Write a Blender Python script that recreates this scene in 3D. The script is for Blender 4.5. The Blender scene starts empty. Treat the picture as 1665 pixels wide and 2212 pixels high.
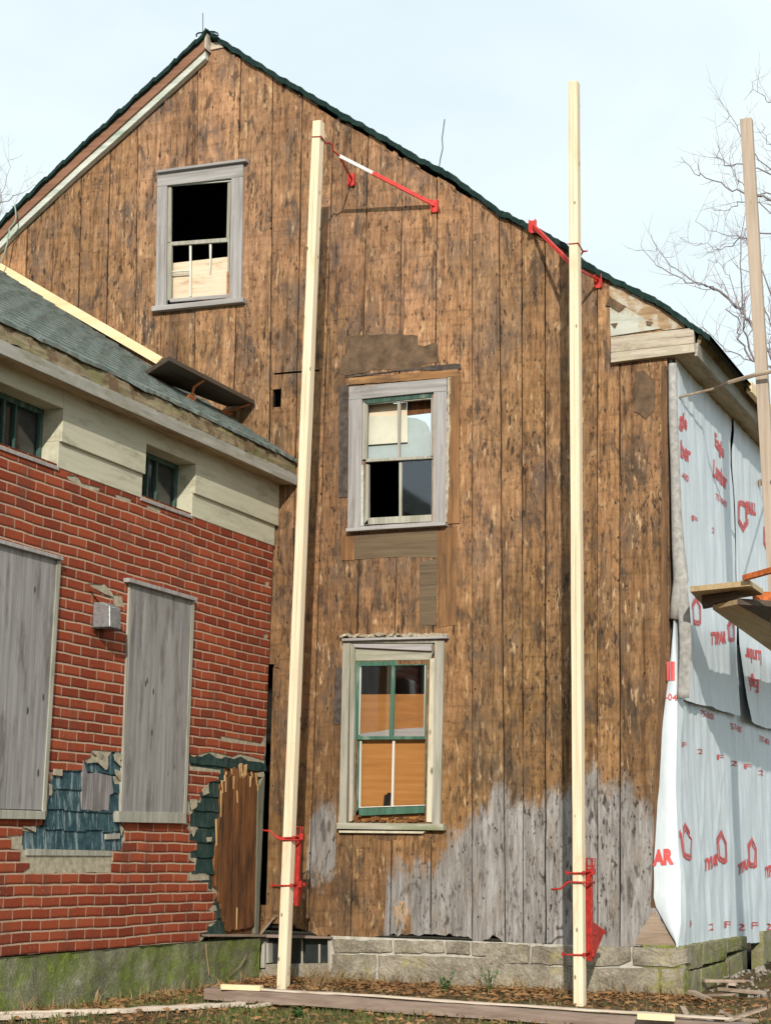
import bpy, math, random
from mathutils import Vector, Matrix, noise as mnoise
from mathutils.geometry import tessellate_polygon
random.seed(7)
scene = bpy.context.scene
COL = scene.collection
# ------------------------------------------------------------------ camera
CAM = Vector((5.337, -14.822, 1.125))
RM = Matrix(((0.925579, -0.375, 0.051758), (0.378104, 0.909126, -0.17472), (0.018466, 0.181287, 0.983257)))
ex = Vector((RM[0][0], RM[1][0], RM[2][0])); ey = Vector((RM[0][1], RM[1][1], RM[2][1]))
ey.normalize(); ex = (ex - ey*ex.dot(ey)).normalized(); ez = ex.cross(ey)
FPX = 3975.7
cd = bpy.data.cameras.new('camera'); cam = bpy.data.objects.new('camera', cd); COL.objects.link(cam)
cam.matrix_world = Matrix(((ex.x, ez.x, -ey.x, CAM.x), (ex.y, ez.y, -ey.y, CAM.y), (ex.z, ez.z, -ey.z, CAM.z), (0, 0, 0, 1)))
cd.sensor_fit = 'VERTICAL'; cd.sensor_height = 36; cd.sensor_width = 36; cd.lens = 36*FPX/2212
cd.clip_end = 2000; scene.camera = cam
# ------------------------------------------------------------------ light
SUN_AZ, SUN_EL = math.radians(21), math.radians(23)      # light travels towards -x, +y
ldir = Vector((-math.sin(SUN_AZ)*math.cos(SUN_EL), math.cos(SUN_AZ)*math.cos(SUN_EL), -math.sin(SUN_EL)))
sd = bpy.data.lights.new('sun', 'SUN'); sd.energy = 3.1; sd.angle = math.radians(0.6); sd.color = (1.0, 0.93, 0.82)
sun = bpy.data.objects.new('sun', sd); COL.objects.link(sun)
sun.rotation_euler = ldir.to_track_quat('-Z', 'Y').to_euler()
world = bpy.data.worlds.new('World'); scene.world = world; world.use_nodes = True
wn = world.node_tree; wn.nodes.clear()
wo = wn.nodes.new('ShaderNodeOutputWorld'); bg = wn.nodes.new('ShaderNodeBackground'); bg.inputs[1].default_value = 0.1
sky = wn.nodes.new('ShaderNodeTexSky'); sky.sky_type = 'NISHITA'; sky.sun_disc = False
sky.sun_elevation = SUN_EL; sky.sun_rotation = math.atan2(-ldir.x, -ldir.y)
sky.air_density = 1.0; sky.dust_density = 2.0
wtc = wn.nodes.new('ShaderNodeTexCoord'); wmp = wn.nodes.new('ShaderNodeMapping'); wmp.inputs['Scale'].default_value = (1, 1, 2.2)
wnz = wn.nodes.new('ShaderNodeTexNoise'); wnz.inputs['Scale'].default_value = 3.4; wnz.inputs['Detail'].default_value = 6; wnz.inputs['Distortion'].default_value = .4
wrp = wn.nodes.new('ShaderNodeValToRGB'); wrp.color_ramp.elements[0].position = .30; wrp.color_ramp.elements[1].position = .66
wrp.color_ramp.elements[0].color = (.76, .76, .76, 1); wrp.color_ramp.elements[1].color = (1, 1, 1, 1)
wmx = wn.nodes.new('ShaderNodeMix'); wmx.data_type = 'RGBA'; wmx.inputs[7].default_value = (6.6, 7.55, 7.8, 1)
L = wn.links.new
L(wtc.outputs['Generated'], wmp.inputs['Vector']); L(wmp.outputs[0], wnz.inputs['Vector']); L(wnz.outputs[0], wrp.inputs[0])
L(wrp.outputs[0], wmx.inputs[0]); L(sky.outputs[0], wmx.inputs[6]); L(wmx.outputs[2], bg.inputs[0]); L(bg.outputs[0], wo.inputs[0])
vs = scene.view_settings; vs.view_transform = 'Standard'; vs.look = 'None'; vs.exposure = 0.47; vs.gamma = 1
# ------------------------------------------------------------------ photo measurement helpers (pixels of the 1665x2212 photo -> points on real planes)
def ray(p):
    return (ex*((p[0]-832.5)/FPX) + ey + ez*(-(p[1]-1106)/FPX))
def G(x, y, Y=0.0):
    d = ray((x, y)); return CAM + d*((Y-CAM.y)/d.y)
def X_(x, y, X):
    d = ray((x, y)); return CAM + d*((X-CAM.x)/d.x)
def Z_(x, y, Z=0.0):
    d = ray((x, y)); return CAM + d*((Z-CAM.z)/d.z)
def zoom(x0, y0, s):
    return lambda x, y: ((x0+x/s)/1.2733, (y0+y/s)/1.2733)
z1 = zoom(0, 0, 1.5707); z2 = zoom(1060, 0, 1.5707); z3 = zoom(0, 700, 1.936); z4 = zoom(860, 900, 2.6016); z5 = zoom(1500, 700, 2.685)
z6 = zoom(0, 1400, 2.081); l1 = zoom(0, 2100, 2.081); l2 = zoom(700, 2100, 2.081); l3 = zoom(1400, 2100, 2.3125); l6 = zoom(860, 1650, 3.16)
w4 = zoom(1700, 1100, 3.16); w5 = zoom(1700, 1700, 3.16); sg = zoom(1840, 1480, 5.8214); tr = zoom(1640, 200, 2.7646)
pz = zoom(820, 300, 3.964); ev = zoom(1840, 900, 4.914); cz = zoom(700, 2220, 3.7115); gl = zoom(0, 2600, 2.3786)
XB, XR = -1.86, 1.77
def gq(zf, pts, Y=0.0): return [(lambda g: (g.x, g.z))(G(*zf(*p), Y)) for p in pts]
def wq(zf, pts, X=XB): return [(lambda g: (g.y, g.z))(X_(*zf(*p), X)) for p in pts]
Fg = lambda u, v, n: Vector((u, -n, v))             # gable plane, outward -y
Fw = lambda u, v, n: Vector((XB+n, u, v))           # brick wing wall, outward +x
Fr = lambda u, v, n: Vector((XR+n, u, v))           # wrapped wall, outward +x
def nz(*a): return mnoise.noise(Vector(a if len(a) == 3 else (a+(0.0, 0.0))[:3]))
# ------------------------------------------------------------------ mesh builder
class MB:
    def __init__(s): s.v = []; s.f = []; s.attr = {}
    def add(s, vs, fs):
        o = len(s.v); s.v += [Vector(p) for p in vs]; s.f += [tuple(i+o for i in f) for f in fs]; return o
    def slab(s, F, pts, n0, n1):
        # polygon (u,v) extruded from depth n0 to n1 (n1 is the front)
        k = len(pts)
        a = sum(pts[i][0]*pts[(i+1) % k][1]-pts[(i+1) % k][0]*pts[i][1] for i in range(k))
        vs = [F(p[0], p[1], n1) for p in pts] + [F(p[0], p[1], n0) for p in pts]
        fs = [tuple(range(k)), tuple(reversed(range(k, 2*k)))] + [(i, k+i, k+(i+1) % k, (i+1) % k) for i in range(k)]
        s.add(vs, fs)
    def sheet(s, F, outline, holes, n0, n1):
        loops = [outline]+list(holes)
        flat = [p for l in loops for p in l]
        tris = tessellate_polygon([[Vector((p[0], p[1], 0)) for p in l] for l in loops])
        m = len(flat)
        vs = [F(p[0], p[1], n1) for p in flat] + [F(p[0], p[1], n0) for p in flat]
        fs = [tuple(t) for t in tris]; o = 0
        for l in loops:
            k = len(l)
            for i in range(k):
                a, b = o+i, o+(i+1) % k; fs.append((a, b, m+b, m+a))
            o += k
        s.add(vs, fs)
    def box(s, c, size, rot=None, jit=0):
        hx, hy, hz = size[0]/2, size[1]/2, size[2]/2; vs = []
        for sx, sy, sz in ((-1,-1,-1),(1,-1,-1),(1,1,-1),(-1,1,-1),(-1,-1,1),(1,-1,1),(1,1,1),(-1,1,1)):
            p = Vector((sx*hx+random.uniform(-jit, jit), sy*hy+random.uniform(-jit, jit), sz*hz+random.uniform(-jit, jit)))
            if rot is not None: p = rot @ p
            vs.append(Vector(c)+p)
        s.add(vs, [(0,3,2,1),(4,5,6,7),(0,1,5,4),(1,2,6,5),(2,3,7,6),(3,0,4,7)])
    def beam(s, a, b, w, h, up=Vector((0,0,1))):
        a = Vector(a); b = Vector(b); d = (b-a); ln = d.length; d.normalize()
        sx = d.cross(up); sx = sx.normalized() if sx.length > 1e-5 else Vector((1,0,0)); u = sx.cross(d)
        s.box((a+b)/2, (w, ln, h), Matrix((sx, d, u)).transposed())
    def tube(s, pts, r, n=6, cap=True):
        pts = [Vector(p) for p in pts]; rs = r if isinstance(r, (list, tuple)) else [r]*len(pts)
        base = len(s.v); prev = None
        for i, p in enumerate(pts):
            d = (pts[min(i+1, len(pts)-1)]-pts[max(i-1, 0)])
            d = d.normalized() if d.length > 1e-9 else Vector((0,0,1))
            if prev is None:
                a = d.cross(Vector((0,0,1))) if abs(d.z) < .9 else d.cross(Vector((1,0,0)))
            else: a = prev - d*prev.dot(d)
            a.normalize(); b = d.cross(a); prev = a
            for k in range(n):
                t = 2*math.pi*k/n; s.v.append(p+(a*math.cos(t)+b*math.sin(t))*rs[i])
        for i in range(len(pts)-1):
            for k in range(n):
                s.f.append((base+i*n+k, base+i*n+(k+1) % n, base+(i+1)*n+(k+1) % n, base+(i+1)*n+k))
        if cap:
            s.f.append(tuple(base+k for k in reversed(range(n)))); s.f.append(tuple(base+(len(pts)-1)*n+k for k in range(n)))
    def grid(s, nu, nv, fn, skip=None):
        o = len(s.v)
        for j in range(nv+1):
            for i in range(nu+1): s.v.append(Vector(fn(i/nu, j/nv)))
        for j in range(nv):
            for i in range(nu):
                if skip and skip((i+.5)/nu, (j+.5)/nv): continue
                a = o+j*(nu+1)+i; s.f.append((a, a+1, a+nu+2, a+nu+1))
    def build(s, name, mat, parent=None, loc=None, smooth=False, bevel=0, thick=0, recalc=True):
        base = Vector(loc) if loc is not None else (Vector(parent['_o']) if parent is not None else Vector((0,0,0)))
        me = bpy.data.meshes.new(name)
        me.from_pydata([tuple(p-base) for p in s.v], [], s.f)
        if recalc:
            import bmesh
            bm = bmesh.new(); bm.from_mesh(me)
            bmesh.ops.recalc_face_normals(bm, faces=bm.faces); bm.to_mesh(me); bm.free()
        for k, vals in s.attr.items():
            at = me.attributes.new(k, 'FLOAT', 'POINT'); at.data.foreach_set('value', vals)
        if smooth: me.polygons.foreach_set('use_smooth', [True]*len(me.polygons))
        me.materials.append(mat); me.update()
        ob = bpy.data.objects.new(name, me); COL.objects.link(ob)
        if parent is not None:
            ob.parent = parent; ob['_o'] = parent['_o']
        else:
            ob.location = base; ob['_o'] = tuple(base)
        if bevel:
            m = ob.modifiers.new('bevel', 'BEVEL'); m.width = bevel; m.segments = 2; m.limit_method = 'ANGLE'; m.angle_limit = .6
        if thick:
            m = ob.modifiers.new('solid', 'SOLIDIFY'); m.thickness = thick; m.offset = -1
        return ob
def tag(o, label=None, cat=None, group=None, kind=None):
    if label: o['label'] = label
    if cat: o['category'] = cat
    if group: o['group'] = group
    if kind: o['kind'] = kind
    return o
def thing(name, label, cat, loc=(0,0,0), group=None):
    o = bpy.data.objects.new(name, None); COL.objects.link(o); o.location = loc; o['_o'] = tuple(loc); o.empty_display_size = .2
    return tag(o, label, cat, group)
def ragged(pts, amp, step, seed=0.0, closed=True):
    out = []; n = len(pts)
    for i in range(n if closed else n-1):
        a, b = pts[i], pts[(i+1) % n]; ln = math.hypot(b[0]-a[0], b[1]-a[1]); k = max(1, int(ln/step))
        for j in range(k):
            t = j/k; x = a[0]+(b[0]-a[0])*t; y = a[1]+(b[1]-a[1])*t
            if j: x += amp*nz(x*37+seed, y*37, 1.7)*1.6; y += amp*nz(x*37+seed, y*37, 9.1)*1.6
            out.append((x, y))
    if not closed: out.append(pts[-1])
    return out
def lerp(tab, x):
    if x <= tab[0][0]: return tab[0][1]
    for (a, b), (c, d) in zip(tab, tab[1:]):
        if x <= c: return b+(d-b)*(x-a)/(c-a)
    return tab[-1][1]
# ------------------------------------------------------------------ materials
class M:
    def __init__(s, name, rough=.8, spec=.3):
        s.m = bpy.data.materials.new(name); s.m.use_nodes = True; s.t = s.m.node_tree; s.t.nodes.clear()
        s.o = s.t.nodes.new('ShaderNodeOutputMaterial'); s.b = s.t.nodes.new('ShaderNodeBsdfPrincipled')
        s.t.links.new(s.b.outputs[0], s.o.inputs[0]); s.b.inputs['Roughness'].default_value = rough
        s.b.inputs['Specular IOR Level'].default_value = spec
        s.co = s.t.nodes.new('ShaderNodeTexCoord').outputs['Object']
    def set(s, sock, v):
        if hasattr(v, 'is_output') or isinstance(v, bpy.types.NodeSocket): s.t.links.new(v, sock)
        else:
            if isinstance(v, (tuple, list)) and len(v) == 3 and sock.type == 'RGBA': v = (*v, 1)
            sock.default_value = v
    def attr(s, name):
        n = s.t.nodes.new('ShaderNodeAttribute'); n.attribute_name = name; return n.outputs['Fac']
    def map(s, vec, scale=(1,1,1), loc=(0,0,0), rot=(0,0,0)):
        n = s.t.nodes.new('ShaderNodeMapping'); s.set(n.inputs['Vector'], vec); n.inputs['Scale'].default_value = scale
        s.set(n.inputs['Location'], loc); n.inputs['Rotation'].default_value = rot; return n.outputs[0]
    def noise(s, vec, scale=5, detail=4, rough=.6, dist=0):
        n = s.t.nodes.new('ShaderNodeTexNoise'); s.set(n.inputs['Vector'], vec); n.inputs['Scale'].default_value = scale
        n.inputs['Detail'].default_value = detail; n.inputs['Roughness'].default_value = rough; n.inputs['Distortion'].default_value = dist; return n.outputs[0]
    def voro(s, vec, scale=5, rnd=1, feat='F1'):
        n = s.t.nodes.new('ShaderNodeTexVoronoi'); n.feature = feat; s.set(n.inputs['Vector'], vec); n.inputs['Scale'].default_value = scale
        n.inputs['Randomness'].default_value = rnd; return n.outputs
    def math(s, op, a, b=0, clamp=False):
        n = s.t.nodes.new('ShaderNodeMath'); n.operation = op; n.use_clamp = clamp; s.set(n.inputs[0], a); s.set(n.inputs[1], b); return n.outputs[0]
    def step(s, v, lo, hi):
        n = s.t.nodes.new('ShaderNodeMapRange'); n.interpolation_type = 'SMOOTHSTEP'; s.set(n.inputs[0], v); n.inputs[1].default_value = lo; n.inputs[2].default_value = hi
        return n.outputs[0]
    def ramp(s, f, els):
        n = s.t.nodes.new('ShaderNodeValToRGB'); r = n.color_ramp
        while len(r.elements) < len(els): r.elements.new(.5)
        for e, (p, c) in zip(r.elements, els): e.position = p; e.color = (*c, 1)
        s.set(n.inputs[0], f); return n.outputs[0]
    def mix(s, f, a, b, mode='MIX'):
        n = s.t.nodes.new('ShaderNodeMix'); n.data_type = 'RGBA'; n.blend_type = mode
        s.set(n.inputs[0], f); s.set(n.inputs[6], a); s.set(n.inputs[7], b); return n.outputs[2]
    def sep(s, vec):
        n = s.t.nodes.new('ShaderNodeSeparateXYZ'); s.set(n.inputs[0], vec); return n.outputs
    def comb(s, x, y, z):
        n = s.t.nodes.new('ShaderNodeCombineXYZ'); s.set(n.inputs[0], x); s.set(n.inputs[1], y); s.set(n.inputs[2], z); return n.outputs[0]
    def add(s, a, b):
        n = s.t.nodes.new('ShaderNodeVectorMath'); n.operation = 'ADD'; s.set(n.inputs[0], a); s.set(n.inputs[1], b); return n.outputs[0]
    def color(s, c): s.set(s.b.inputs['Base Color'], c); return s
    def bump(s, h, strength=.5, dist=.01):
        n = s.t.nodes.new('ShaderNodeBump'); n.inputs['Strength'].default_value = strength; n.inputs['Distance'].default_value = dist
        s.set(n.inputs['Height'], h); s.t.links.new(n.outputs[0], s.b.inputs['Normal']); return s
def wood(name, dark, mid, light, axis='z', stain=None, stain_amt=.5, patches=None, knots=0, rough=.85, bump=.4, fine=1.0, kmap=None):
    """aged timber: grain along axis, blotches, optional second colour in patches, knots"""
    m = M(name, rough)
    st = {'x': (1.6, 34, 34), 'y': (34, 1.6, 34), 'z': (34, 34, 1.6)}[axis]
    g = m.noise(m.map(m.co, tuple(v*fine for v in st)), 1, 5, .65, .3)
    big = m.noise(m.map(m.co, tuple(v*.12 for v in st)), 1, 4, .6)
    f = m.math('ADD', m.math('MULTIPLY', g, .65), m.math('MULTIPLY', big, .35))
    c = m.ramp(f, [(.30, dark), (.5, mid), (.70, light)])
    if stain:
        sn = m.noise(m.map(m.co, tuple(v*.2+1.5 for v in st), (3, 5, 7)), 1, 5, .7)
        c = m.mix(m.math('MULTIPLY', m.step(sn, .62-.3*stain_amt, .72), .85), c, stain)
    if patches:
        pn = m.noise(m.map(m.co, (3, 3, 3), (11, 2, 5)), 1.3, 6, .7)
        c = m.mix(m.step(pn, .5, .6), c, patches)
    if knots:
        v = m.voro(m.map(m.co, kmap or {'x': (4, 9, 9), 'y': (9, 4, 9), 'z': (9, 9, 4)}[axis]), knots)
        c = m.mix(m.math('MULTIPLY', m.step(v['Distance'], .16, .08), m.math('GREATER_THAN', m.sep(v['Color'])[0], .2 if kmap else .55)), c, tuple(x*.25 for x in mid))
    m.color(c); m.bump(g, bump, .006); return m.m
def plain(name, col, rough=.6, var=.25, scale=12, metal=0, bump=.15):
    m = M(name, rough); n = m.noise(m.co, scale, 5, .65)
    m.color(m.ramp(n, [(.3, tuple(c*(1-var) for c in col)), (.7, tuple(min(1, c*(1+var)) for c in col))]))
    m.b.inputs['Metallic'].default_value = metal; m.bump(n, bump, .004); return m.m
def sheathing():
    m = M('weathered sheathing', .92, .12)
    rnd = m.attr('rnd'); s3 = m.sep(m.co)
    V = m.comb(m.math('ADD', s3[0], m.math('MULTIPLY', rnd, 17)), m.math('MULTIPLY', rnd, 9), m.math('ADD', s3[2], m.math('MULTIPLY', rnd, 31)))
    W = m.comb(s3[0], 0, s3[2])
    g = m.noise(m.map(V, (42, 1, 3.0)), 1, 6, .7, .4)
    mid = m.noise(m.map(V, (10, 1, 4.2)), 1, 6, .78, .5)
    f = m.math('ADD', m.math('MULTIPLY', g, .48), m.math('MULTIPLY', mid, .52))
    c = m.ramp(f, [(.31, (.07, .045, .033)), (.40, (.175, .107, .062)), (.50, (.285, .176, .100)), (.59, (.375, .242, .142)), (.69, (.51, .36, .22))])
    hue = m.noise(m.map(W, (.5, 1, .35), (3, 0, 9)), 1, 3)
    c = m.mix(1, c, m.ramp(hue, [(.35, (.80, .785, .725)), (.65, (.99, .935, .945))]), 'MULTIPLY')
    c = m.mix(1, c, m.ramp(rnd, [(0, (.70, .66, .63)), (.22, (1.0, .97, .93)), (.4, (1.26, 1.18, 1.08)), (.6, (.86, .80, .72)), (.8, (1.1, 1.08, 1.08)), (1, (.92, .86, .78))]), 'MULTIPLY')
    hb = m.noise(m.map(V, (2.2, 1, 17)), 1, 4, .6)       # faint bands left by the old shingle courses
    c = m.mix(1, c, m.ramp(hb, [(.33, (.84, .83, .82)), (.5, (1, 1, 1)), (.66, (1.09, 1.09, 1.09))]), 'MULTIPLY')
    band = m.math('FRACT', m.math('ADD', m.math('MULTIPLY', s3[2], 7.4), m.math('MULTIPLY', m.noise(m.map(V, (1.5, 1, .7)), 1, 3), 1.1)))
    bd = m.math('MULTIPLY', m.step(band, .2, .06), m.step(m.noise(m.map(V, (4, 1, 2), (4, 4, 4)), 1, 4), .47, .62))
    c = m.mix(m.math('MULTIPLY', bd, .32), c, (.07, .045, .03))
    bl = m.noise(m.map(V, (6.5, 1, 2.3), (7, 1, 3)), 1, 6, .72, .6)
    c = m.mix(m.math('MULTIPLY', m.step(bl, .50, .66), .8), c, (.066, .052, .044))
    bl2 = m.noise(m.map(W, (2.6, 1, 1.5), (1, 8, 2)), 1, 6, .68)
    c = m.mix(m.math('MULTIPLY', m.step(bl2, .48, .66), .66), c, (.115, .088, .072))
    c = m.mix(1, c, m.ramp(m.math('ADD', m.math('MULTIPLY', s3[2], .11), m.math('MULTIPLY', m.math('SUBTRACT', hue, .5), .5)), [(.15, (.80, .79, .70)), (.45, (.95, .93, .88)), (.8, (1.16, 1.14, 1.16))]), 'MULTIPLY')
    vs_ = m.noise(m.map(V, (24, 1, 1.1), (6, 2, 1)), 1, 6, .75, .3)
    c = m.mix(1, c, m.ramp(vs_, [(.34, (.50, .46, .43)), (.47, (1, 1, 1)), (.66, (1.16, 1.14, 1.12))]), 'MULTIPLY')
    og = m.noise(m.map(W, (5, 1, 1.4), (9, 8, 2)), 1, 4, .68)
    c = m.mix(m.math('MULTIPLY', m.step(og, .56, .72), .5), c, (.28, .15, .065))
    lf = m.noise(m.map(V, (26, 1, 6.5), (2, 3, 6)), 1, 3, .6, .3)
    c = m.mix(m.math('MULTIPLY', m.math('MULTIPLY', m.step(lf, .56, .70), m.step(m.noise(m.map(V, (3.3, 1, 1.5), (8, 1, 2)), 1, 4, .7), .42, .62)), .8), c, (.54, .38, .22))
    # weathered grey lower zone
    ga = m.attr('greyd')
    gn = m.math('ADD', ga, m.math('ADD', m.math('MULTIPLY', m.math('SUBTRACT', m.noise(m.map(V, (11, 1, 1.8)), 1, 6, .75), .5), .55), m.math('MULTIPLY', m.math('SUBTRACT', m.noise(m.map(W, (8, 1, 7)), 1, 5, .75), .5), .5)))
    gm = m.step(gn, -.12, .08)
    gcol = m.ramp(m.math('ADD', m.math('MULTIPLY', g, .5), m.math('MULTIPLY', m.noise(m.map(V, (7, 1, .9)), 1, 5, .7), .5)), [(.36, (.11, .103, .097)), (.5, (.25, .24, .23)), (.62, (.385, .378, .375))])
    gcol = m.mix(m.math('MULTIPLY', m.step(m.noise(m.map(W, (7, 1, 2), (3, 3, 1)), 1, 5, .7), .5, .66), .5), gcol, (.19, .145, .10))
    c = m.mix(m.math('MULTIPLY', gm, .93), c, gcol)
    # nail and rot marks: small dark vertical flecks
    for sc, th, lc, am in (((30, 1, 8.5), .57, (0, 0, 0), .88), ((58, 1, 16), .58, (5, 2, 8), .88), ((13, 1, 4.2), .565, (2, 9, 4), .62)):
        d = m.step(m.noise(m.map(V, sc, lc), 1, 4, .62, .3), th, th+.08)
        pt = m.math('ADD', m.math('MULTIPLY', m.step(m.noise(m.map(V, (2.6, 1, 1.1), (lc[0]+3, 1, lc[2])), 1, 4, .7), .40, .58), .8), .2)
        c = m.mix(m.math('MULTIPLY', m.math('MULTIPLY', d, am), pt), c, (.032, .023, .018))
    v = m.voro(m.map(V, (11, 0, 6.5), (1, 0, 2)), 1); nd = m.math('MULTIPLY', m.step(v['Distance'], .10, .06), m.math('GREATER_THAN', m.sep(v['Color'])[0], .45))
    c = m.mix(m.math('MULTIPLY', nd, .9), c, (.02, .015, .012))
    m.color(c); m.bump(m.math('ADD', g, m.math('MULTIPLY', mid, .9)), .8, .007); return m.m
def brick_siding():
    m = M('stamped asphalt brick siding', .9, .15)
    s3 = m.sep(m.co); wz = m.noise(m.map(m.co, (1, 1.1, 1.1)), 1.4, 3); wz2 = m.noise(m.map(m.co, (1, 5, 5)), 1, 3)
    z = m.math('ADD', m.math('ADD', m.math('SUBTRACT', s3[2], .3815), m.math('MULTIPLY', m.math('SUBTRACT', wz, .5), .032)), m.math('MULTIPLY', m.math('SUBTRACT', wz2, .5), .003))
    zz = m.math('MULTIPLY', z, 1/.0783); row = m.math('FLOOR', zz); fz = m.math('FRACT', zz)
    odd = m.math('MODULO', m.math('ABSOLUTE', row), 2)
    yy = m.math('ADD', m.math('MULTIPLY', m.math('ADD', s3[1], m.math('MULTIPLY', m.math('SUBTRACT', wz2, .5), .02)), 1/.236), m.math('MULTIPLY', odd, .5)); yy = m.math('ADD', yy, 40.3)
    col = m.math('FLOOR', yy); fy = m.math('FRACT', yy)
    wn_ = m.t.nodes.new('ShaderNodeTexWhiteNoise'); wn_.noise_dimensions = '2D'; m.set(wn_.inputs['Vector'], m.comb(row, col, 0)); rv = wn_.outputs['Value']
    n = m.noise(m.map(m.co, (6, 30, 60)), 1, 4, .7)
    big = m.noise(m.co, 1.1, 4)
    red = m.ramp(m.math('ADD', m.math('MULTIPLY', rv, .5), m.math('MULTIPLY', n, .5)), [(.25, (.185, .036, .017)), (.5, (.265, .053, .023)), (.75, (.325, .074, .032))])
    red = m.mix(m.math('MULTIPLY', m.step(big, .5, .68), .35), red, (.15, .032, .017))
    # printed shade at the foot of each brick, mortar lines, printed dark joint
    c = m.mix(m.math('MULTIPLY', m.step(fz, .30, .06), .75), red, (.10, .018, .010))
    edge = m.math('MAXIMUM', m.step(fz, .83, .88), m.math('MULTIPLY', m.math('MAXIMUM', m.step(fy, .035, .02), m.step(fy, .965, .98)), .7))
    wear = m.step(m.noise(m.map(m.co, (3, 9, 9), (2, 2, 2)), 1.4, 4), .28, .42)
    mort = m.mix(m.noise(m.co, 60, 3), (.30, .21, .14), (.56, .44, .32))
    c = m.mix(m.math('MULTIPLY', edge, m.math('ADD', m.math('MULTIPLY', wear, .6), .33)), c, mort)
    c = m.mix(m.math('MULTIPLY', m.step(fz, .045, .02), .8), c, (.045, .02, .014))
    c = m.mix(m.math('MULTIPLY', m.step(m.noise(m.map(m.co, (1, 2.6, 1.6), (4, 4, 4)), 1, 6, .7), .5, .68), .45), c, (.10, .05, .035))
    c = m.mix(m.math('MULTIPLY', m.step(m.noise(m.map(m.co, (1, 26, 34), (4, 1, 4)), 1, 3, .7), .62, .7), .5), c, (.42, .20, .13))
    m.color(c)
    h = m.math('MULTIPLY', m.step(fz, .9, .8), m.step(fz, .0, .12)); m.bump(m.math('ADD', h, m.math('MULTIPLY', n, .3)), .45, .006); return m.m
def shingle_mat(name, a, b, c_, row=.14, axis=1, wash=None):
    m = M(name, .95, .1); s3 = m.sep(m.co)
    n = m.noise(m.co, 9, 6, .7); f = m.noise(m.co, 90, 3, .7)
    c = m.ramp(m.math('ADD', m.math('MULTIPLY', n, .6), m.math('MULTIPLY', f, .4)), [(.32, a), (.5, b), (.68, c_)])
    if wash: c = m.mix(m.math('MULTIPLY', m.step(m.noise(m.map(m.co, (18, 18, 3)), 1, 5, .7), .5, .66), .8), c, wash)
    m.color(c); m.bump(f, .6, .006); return m.m
def stone_mat(name, cols, moss=None, moss_amt=.5, scale=5):
    m = M(name, .95, .15); n = m.noise(m.co, scale, 8, .72, .3); f = m.noise(m.co, scale*14, 4, .7)
    c = m.ramp(m.math('ADD', m.math('MULTIPLY', n, .6), m.math('MULTIPLY', f, .4)), [(.33, cols[0]), (.5, cols[1]), (.66, cols[2])])
    if moss:
        mn = m.noise(m.map(m.co, (1.2, 1.2, 1.3), (4, 1, 9)), 2.4, 8, .78)
        c = m.mix(m.math('MULTIPLY', m.step(mn, .58-.22*moss_amt, .70-.06*moss_amt), .92), c, m.mix(m.step(m.noise(m.co, 17, 6, .75), .35, .7), moss, tuple(min(1, x*2.2) for x in moss)))
    m.color(c); m.bump(m.math('ADD', m.math('MULTIPLY', n, 1.4), f), .8, .016); return m.m

MT = {}
MT['sheath'] = sheathing()
MT['brick'] = brick_siding()
MT['trim'] = wood('weathered grey trim', (.17, .158, .152), (.315, .298, .292), (.43, .41, .405), 'z', stain=(.20, .18, .165), stain_amt=.25)
MT['trim_h'] = wood('weathered grey trim across', (.16, .15, .144), (.305, .29, .282), (.42, .405, .395), 'x', stain=(.20, .18, .165), stain_amt=.3)
MT['trim_moss'] = wood('weathered trim with flaking paint', (.17, .16, .13), (.33, .315, .265), (.46, .44, .375), 'z', stain=(.20, .21, .13), stain_amt=.5)
MT['trim_moss_h'] = wood('weathered sill with lichen', (.16, .155, .12), (.31, .30, .24), (.44, .42, .345), 'x', stain=(.18, .20, .10), stain_amt=.6)
MT['cream_trim'] = wood('old cream paint', (.34, .32, .24), (.54, .50, .38), (.64, .60, .47), 'z', stain=(.28, .26, .20), stain_amt=.25, knots=.8)
MT['postmoss'] = wood('mossy corner post', (.07, .07, .05), (.16, .155, .115), (.26, .25, .195), 'z', stain=(.09, .10, .05), stain_amt=.6)
MT['splitboard'] = wood('split bare board', (.05, .042, .04), (.29, .265, .26), (.46, .43, .425), 'z', stain=(.10, .085, .08), stain_amt=.75, fine=1.6)
MT['lav'] = wood('bleached lavender board', (.22, .20, .20), (.35, .33, .33), (.44, .42, .42), 'x')
MT['green'] = wood('worn green paint', (.025, .07, .048), (.048, .12, .082), (.09, .18, .125), 'z', stain=(.22, .27, .22), stain_amt=.35)
MT['darkgreen'] = wood('old dark green paint', (.02, .045, .035), (.04, .085, .065), (.10, .15, .12), 'z', stain=(.16, .2, .17), stain_amt=.3)
MT['white'] = wood('old white paint', (.34, .37, .33), (.52, .54, .49), (.66, .66, .60), 'x', stain=(.24, .33, .25), stain_amt=.5)
MT['whitestick'] = wood('flaking white muntin', (.45, .44, .38), (.62, .61, .55), (.72, .71, .66), 'z')
MT['brown_rake'] = wood('brown rake board', (.15, .075, .045), (.235, .118, .072), (.30, .165, .105), 'x', bump=.2)
MT['rotten'] = wood('weathered cornice wood', (.16, .13, .10), (.44, .38, .30), (.60, .54, .45), 'x', stain=(.26, .20, .14), stain_amt=.55, patches=(.40, .36, .27))
MT['newwood'] = wood('new spruce lumber', (.55, .42, .28), (.73, .60, .425), (.82, .71, .54), 'z', stain=(.60, .45, .29), stain_amt=.25, knots=1.5, bump=.2, fine=.9)
MT['newwood_y'] = wood('new spruce strip', (.62, .46, .24), (.76, .60, .36), (.84, .70, .47), 'x', knots=.5, bump=.12, fine=.8)
MT['oldpole'] = wood('used spruce lumber', (.27, .21, .16), (.385, .31, .245), (.48, .395, .32), 'z', knots=.9, bump=.2)
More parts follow.
